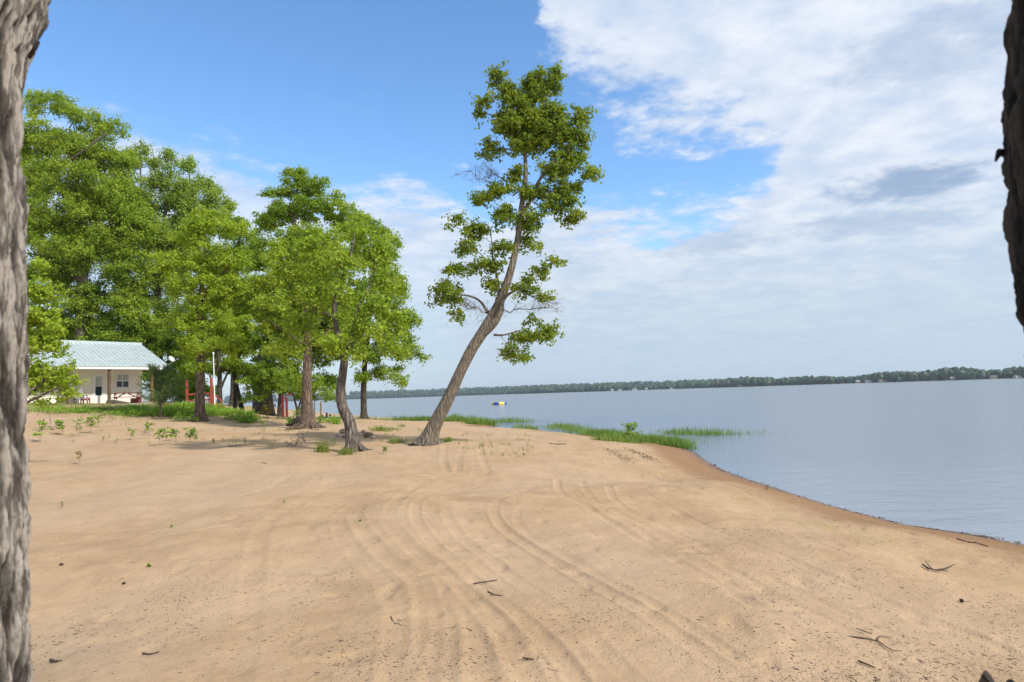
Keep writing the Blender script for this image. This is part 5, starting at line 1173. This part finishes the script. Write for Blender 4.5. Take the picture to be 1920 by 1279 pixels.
stick([(1606, 1180), (1635, 1190)], .005, 'short straight twig above the longest thin branch', 8)
stick([(1610, 1241), (1640, 1253)], .006, 'short dark stick below the longest thin branch', 9)
stick([(1730, 1060), (1748, 1070), (1770, 1068), (1790, 1060)], .009, 'dark antler like root on the right sand', 10, forks=[[(1748, 1070), (1735, 1055)], [(1760, 1070), (1778, 1074)]])
stick([(1795, 1012), (1815, 1018), (1830, 1019), (1852, 1026)], .010, 'long black stick on the damp sand near the water', 11)
stick([(1030, 833), (1045, 834), (1062, 833)], .016, 'dark stick lying on the sand before the reeds', 12)
stick([(268, 1226), (280, 1228), (298, 1224)], .006, 'pale brown stick at the lower left', 13)
stick([(95, 1240), (105, 1243), (116, 1242)], .010, 'short thick dark stick next to the left foreground trunk', 14)
stick([(470, 866), (485, 867), (500, 870)], .009, 'curved stick on the pale sand in front of the seedlings', 15)
stick([(1318, 1102), (1330, 1108), (1341, 1110)], .008, 'small dark and pale splinter in the right middle tracks', 16)
stick([(1580, 1075), (1598, 1078), (1615, 1077)], .006, 'thin twig in the debris on the right', 17)
stick([(600, 826), (640, 831), (700, 828)], .010, 'thin dead branch lying behind the grass tuft', 18, 'twig')
stick([(430, 838), (470, 833), (520, 834)], .012, 'grey dead branch half buried left of the grove edge', 19, 'twig', forks=[[(470, 833), (480, 826)]])
stick([(980, 1235), (1000, 1238)], .006, 'tiny twig near the bottom centre', 20)
stick([(1355, 993), (1370, 996)], .008, 'small dark twig in the right middle distance', 21)
def cone_(px, py, rpx, label, seed):
    g0 = gpx(px, py); r_ = rpx * g0.y / FPX; bm = bmesh.new()
    for k in range(7):
        z = k / 6; rr = r_ * math.sin(math.pi * (.15 + .75 * z)) 
        for j in range(7): a_ = j / 7 * 6.28 + k * .45; box(bm, (0, 0, 0), (r_ * .5, r_ * .4, r_ * .16), Matrix.Translation((r_ * 1.5 * (z - .5) , rr * .7 * math.cos(a_), r_ * .55 + rr * .7 * math.sin(a_))) @ Matrix.Rotation(a_, 4, 'X'))
    o = bmobj('pine_cone', bm, M['litter'], None); o.location = g0; o.rotation_euler = (0, 0, seed); tag(o, label, 'pine cone', 'pine cones on the sand')
cone_(115, 1061, 3.5, 'dark pine cone near the left foreground trunk', .4); cone_(1803, 1128, 3.6, 'brown pine cone on the right sand', 2); cone_(232, 1096, 3.2, 'flattish pine cone at the left middle of the sand', 3); cone_(578, 1225, 3, 'small pine cone near the bottom left of centre', 1)

def litter():
    rng = np.random.default_rng(77); N = 17000
    px = rng.uniform(20, 1915, N * 2); py = 860 + 430 * rng.random(N * 2) ** .9
    # ground approx at .42 m for near, exact height after
    D = np.array([ray(a, b)[:] for a, b in zip(px, py)]); T_ = (.44 - EYE.z) / D[:, 2]; x = D[:, 0] * T_; y = D[:, 1] * T_
    ok = (y < 20); x = x[ok]; y = y[ok]
    den = smooth_noise(x, y, 1.1, 5) * 1.2 + smooth_noise(x, y, .4, 6) + .12 + .18 * (x > 1.5) * (y > 3.0)
    keep = rng.random(len(x)) < np.clip(.22 + den, .06, 1); x = x[keep]; y = y[keep]; z, ds = height(x, y); k2 = ds > .3; x = x[k2]; y = y[k2]; z = z[k2]; n = len(x)
    sc = np.minimum(rng.lognormal(0, .5, n) * .0024, .0055); an = rng.uniform(0, 6.28, n); el_ = np.where(rng.random(n) < .30, rng.uniform(2.2, 5, n), rng.uniform(1, 1.8, n))
    q = np.array([[-1, -.5, 0], [1, -.4, 0], [1, .5, 0], [-.9, .6, 0], [-.5, 0, .9], [.6, .1, .8]])
    F0 = np.array([[0, 1, 5], [0, 5, 4], [1, 2, 5], [2, 3, 4], [2, 4, 5], [3, 0, 4]])
    lx = q[None, :, 0] * (sc * el_)[:, None]; ly = q[None, :, 1] * (sc * np.minimum(1, 3 / el_))[:, None]; lz = q[None, :, 2] * (sc * .8)[:, None]
    X = x[:, None] + lx * np.cos(an)[:, None] - ly * np.sin(an)[:, None]; Yy = y[:, None] + lx * np.sin(an)[:, None] + ly * np.cos(an)[:, None]; Zz = GZ(x, y)[:, None] + lz
    V = np.stack([X, Yy, Zz], -1).reshape(-1, 3); F = (np.arange(n)[:, None, None] * 6 + F0[None]).reshape(-1, 3)
    tag(npmesh('leaf_litter', V, F, M['crumbs'], attrs={'tint': ('FACE', np.repeat(rng.random(n), 6))}), 'tiny dark twigs, seeds and bark crumbs scattered over the sand', 'litter', kind='stuff')
# true surface height incl. tracks, from the ground mesh
from mathutils.bvhtree import BVHTree
_g = ground.data; _n = len(_g.vertices); _co = np.empty(_n * 3, np.float32); _g.vertices.foreach_get('co', _co); _co = _co.reshape(-1, 3)
NRAD, NANG = 644 + 90, 80 + 900 + 79
_r = 1.0 / np.concatenate([np.linspace(1/1.6, 1/80.0, 640), 1 / np.geomspace(85, 9000, 90)]); _r = np.concatenate([[.05, .5, 1.0, 1.3], _r])
_a = np.radians(np.concatenate([np.linspace(-180, -42, 80, endpoint=False), np.linspace(-42, 42, 900), np.linspace(42, 180, 80)[1:]]))
_zz = _co[:, 2].reshape(len(_r), len(_a))
def GZ(x, y):
    r = np.hypot(x, y); a = np.arctan2(x, y); i = np.clip(np.searchsorted(_r, r) - 1, 0, len(_r) - 2); j = np.clip(np.searchsorted(_a, a) - 1, 0, len(_a) - 2)
    u_ = (r - _r[i]) / (_r[i+1] - _r[i]); v_ = (a - _a[j]) / (_a[j+1] - _a[j])
    return (_zz[i, j] * (1-v_) + _zz[i, j+1] * v_) * (1-u_) + (_zz[i+1, j] * (1-v_) + _zz[i+1, j+1] * v_) * u_
litter()
# dark line of washed-up bits along the waterline
def wrack():
    rng = np.random.default_rng(9); pl = catmull(np.array(SHORE[2:15]), 12); n = 3600; i = rng.integers(0, len(pl) - 1, n); tt = rng.random((n, 1)); c = pl[i] * (1-tt) + pl[i+1] * tt
    d = pl[i+1] - pl[i]; nr = np.c_[-d[:, 1], d[:, 0]]; nr /= np.linalg.norm(nr, axis=1, keepdims=True) + 1e-9
    c = c + nr * (.03 + rng.normal(size=(n, 1)) * .07 + .05 * smooth_noise(c[:, 0], c[:, 1], .4, 3)[:, None]); z = np.maximum(height(c[:, 0], c[:, 1])[0], 0.0) + .004
    pos = np.c_[c, z]; v, f = leaves(pos, rng.normal(size=(n, 3)) * .3 + np.array([0, 0, 1.]), .018 * rng.lognormal(0, .6, n), rng, .4)
    tag(npmesh('shore_wrack', v, f, M['crumbs'], attrs={'tint': ('FACE', np.repeat(rng.random(n), 2))}), 'thin dark line of washed up bits along the waterline', 'debris', kind='stuff')
    # darker heap of driftwood crumbs in the rut near the reeds
    for lab, poly in (('dark strip of bark crumbs in the rut before the reeds', [(1178, 841), (1195, 850), (1215, 858), (1228, 866)]), ('thin line of bark crumbs left of the dark strip', [(1140, 843), (1165, 856), (1180, 866)])):
        pts = [gpx(*q) for q in poly]; B = []
        for a_, b_ in zip(pts[:-1], pts[1:]):
            for _ in range(130): q = a_.lerp(b_, rng.random()); B.append((q.x + rng.normal() * .09, q.y + rng.normal() * .22))
        B = np.array(B); z = height(B[:, 0], B[:, 1])[0] + .012; v, f = leaves(np.c_[B, z], rng.normal(size=(len(B), 3)) * .4 + np.array([0, 0, 1.]), .028 * rng.lognormal(0, .5, len(B)), rng, .35)
        tag(npmesh('bark_crumbs', v, f, M['litter']), lab, 'debris', kind='stuff')
wrack()
# thin root tangle and stray brush left of the curved tree
def brush(px, py, label, seed, k=7, ln=22):
    rng = np.random.default_rng(seed); g0 = gpx(px, py); s = g0.y / FPX; a = []; b = []
    for _ in range(k):
        d = Vector((rng.normal(), rng.normal() * .6, abs(rng.normal()) * .8 + .3)).normalized(); p0 = Vector(g0)
        for j in range(3):
            p1 = p0 + (d + Vector(rng.normal(size=3)) * .3) * ln * s / 3; a.append(p0[:]); b.append(p1[:])
            e = p1 + Vector(rng.normal(size=3)) * ln * s * .18; a.append(p1[:]); b.append(e[:]); p0 = p1
    v, f = frustums(a, b, np.full(len(a), .007), np.full(len(a), .004), 4)
    tag(npmesh('dead_brush', v, f, M['twig']), label, 'brush', 'dead twigs standing in the sand')
brush(552, 838, 'bare grey twigs standing in the drifted sand', 1, 9); brush(572, 830, 'bare leaning twig right of the grey twigs', 2, 5); brush(270, 812, 'bare grey twig beside the upright seedling', 3, 5, 16); brush(100, 806, 'bare red brown twigs behind the sprawling seedling', 4, 8, 26); brush(596, 806, 'thin roots and twigs trailing from the brown trunk', 5, 8, 14)
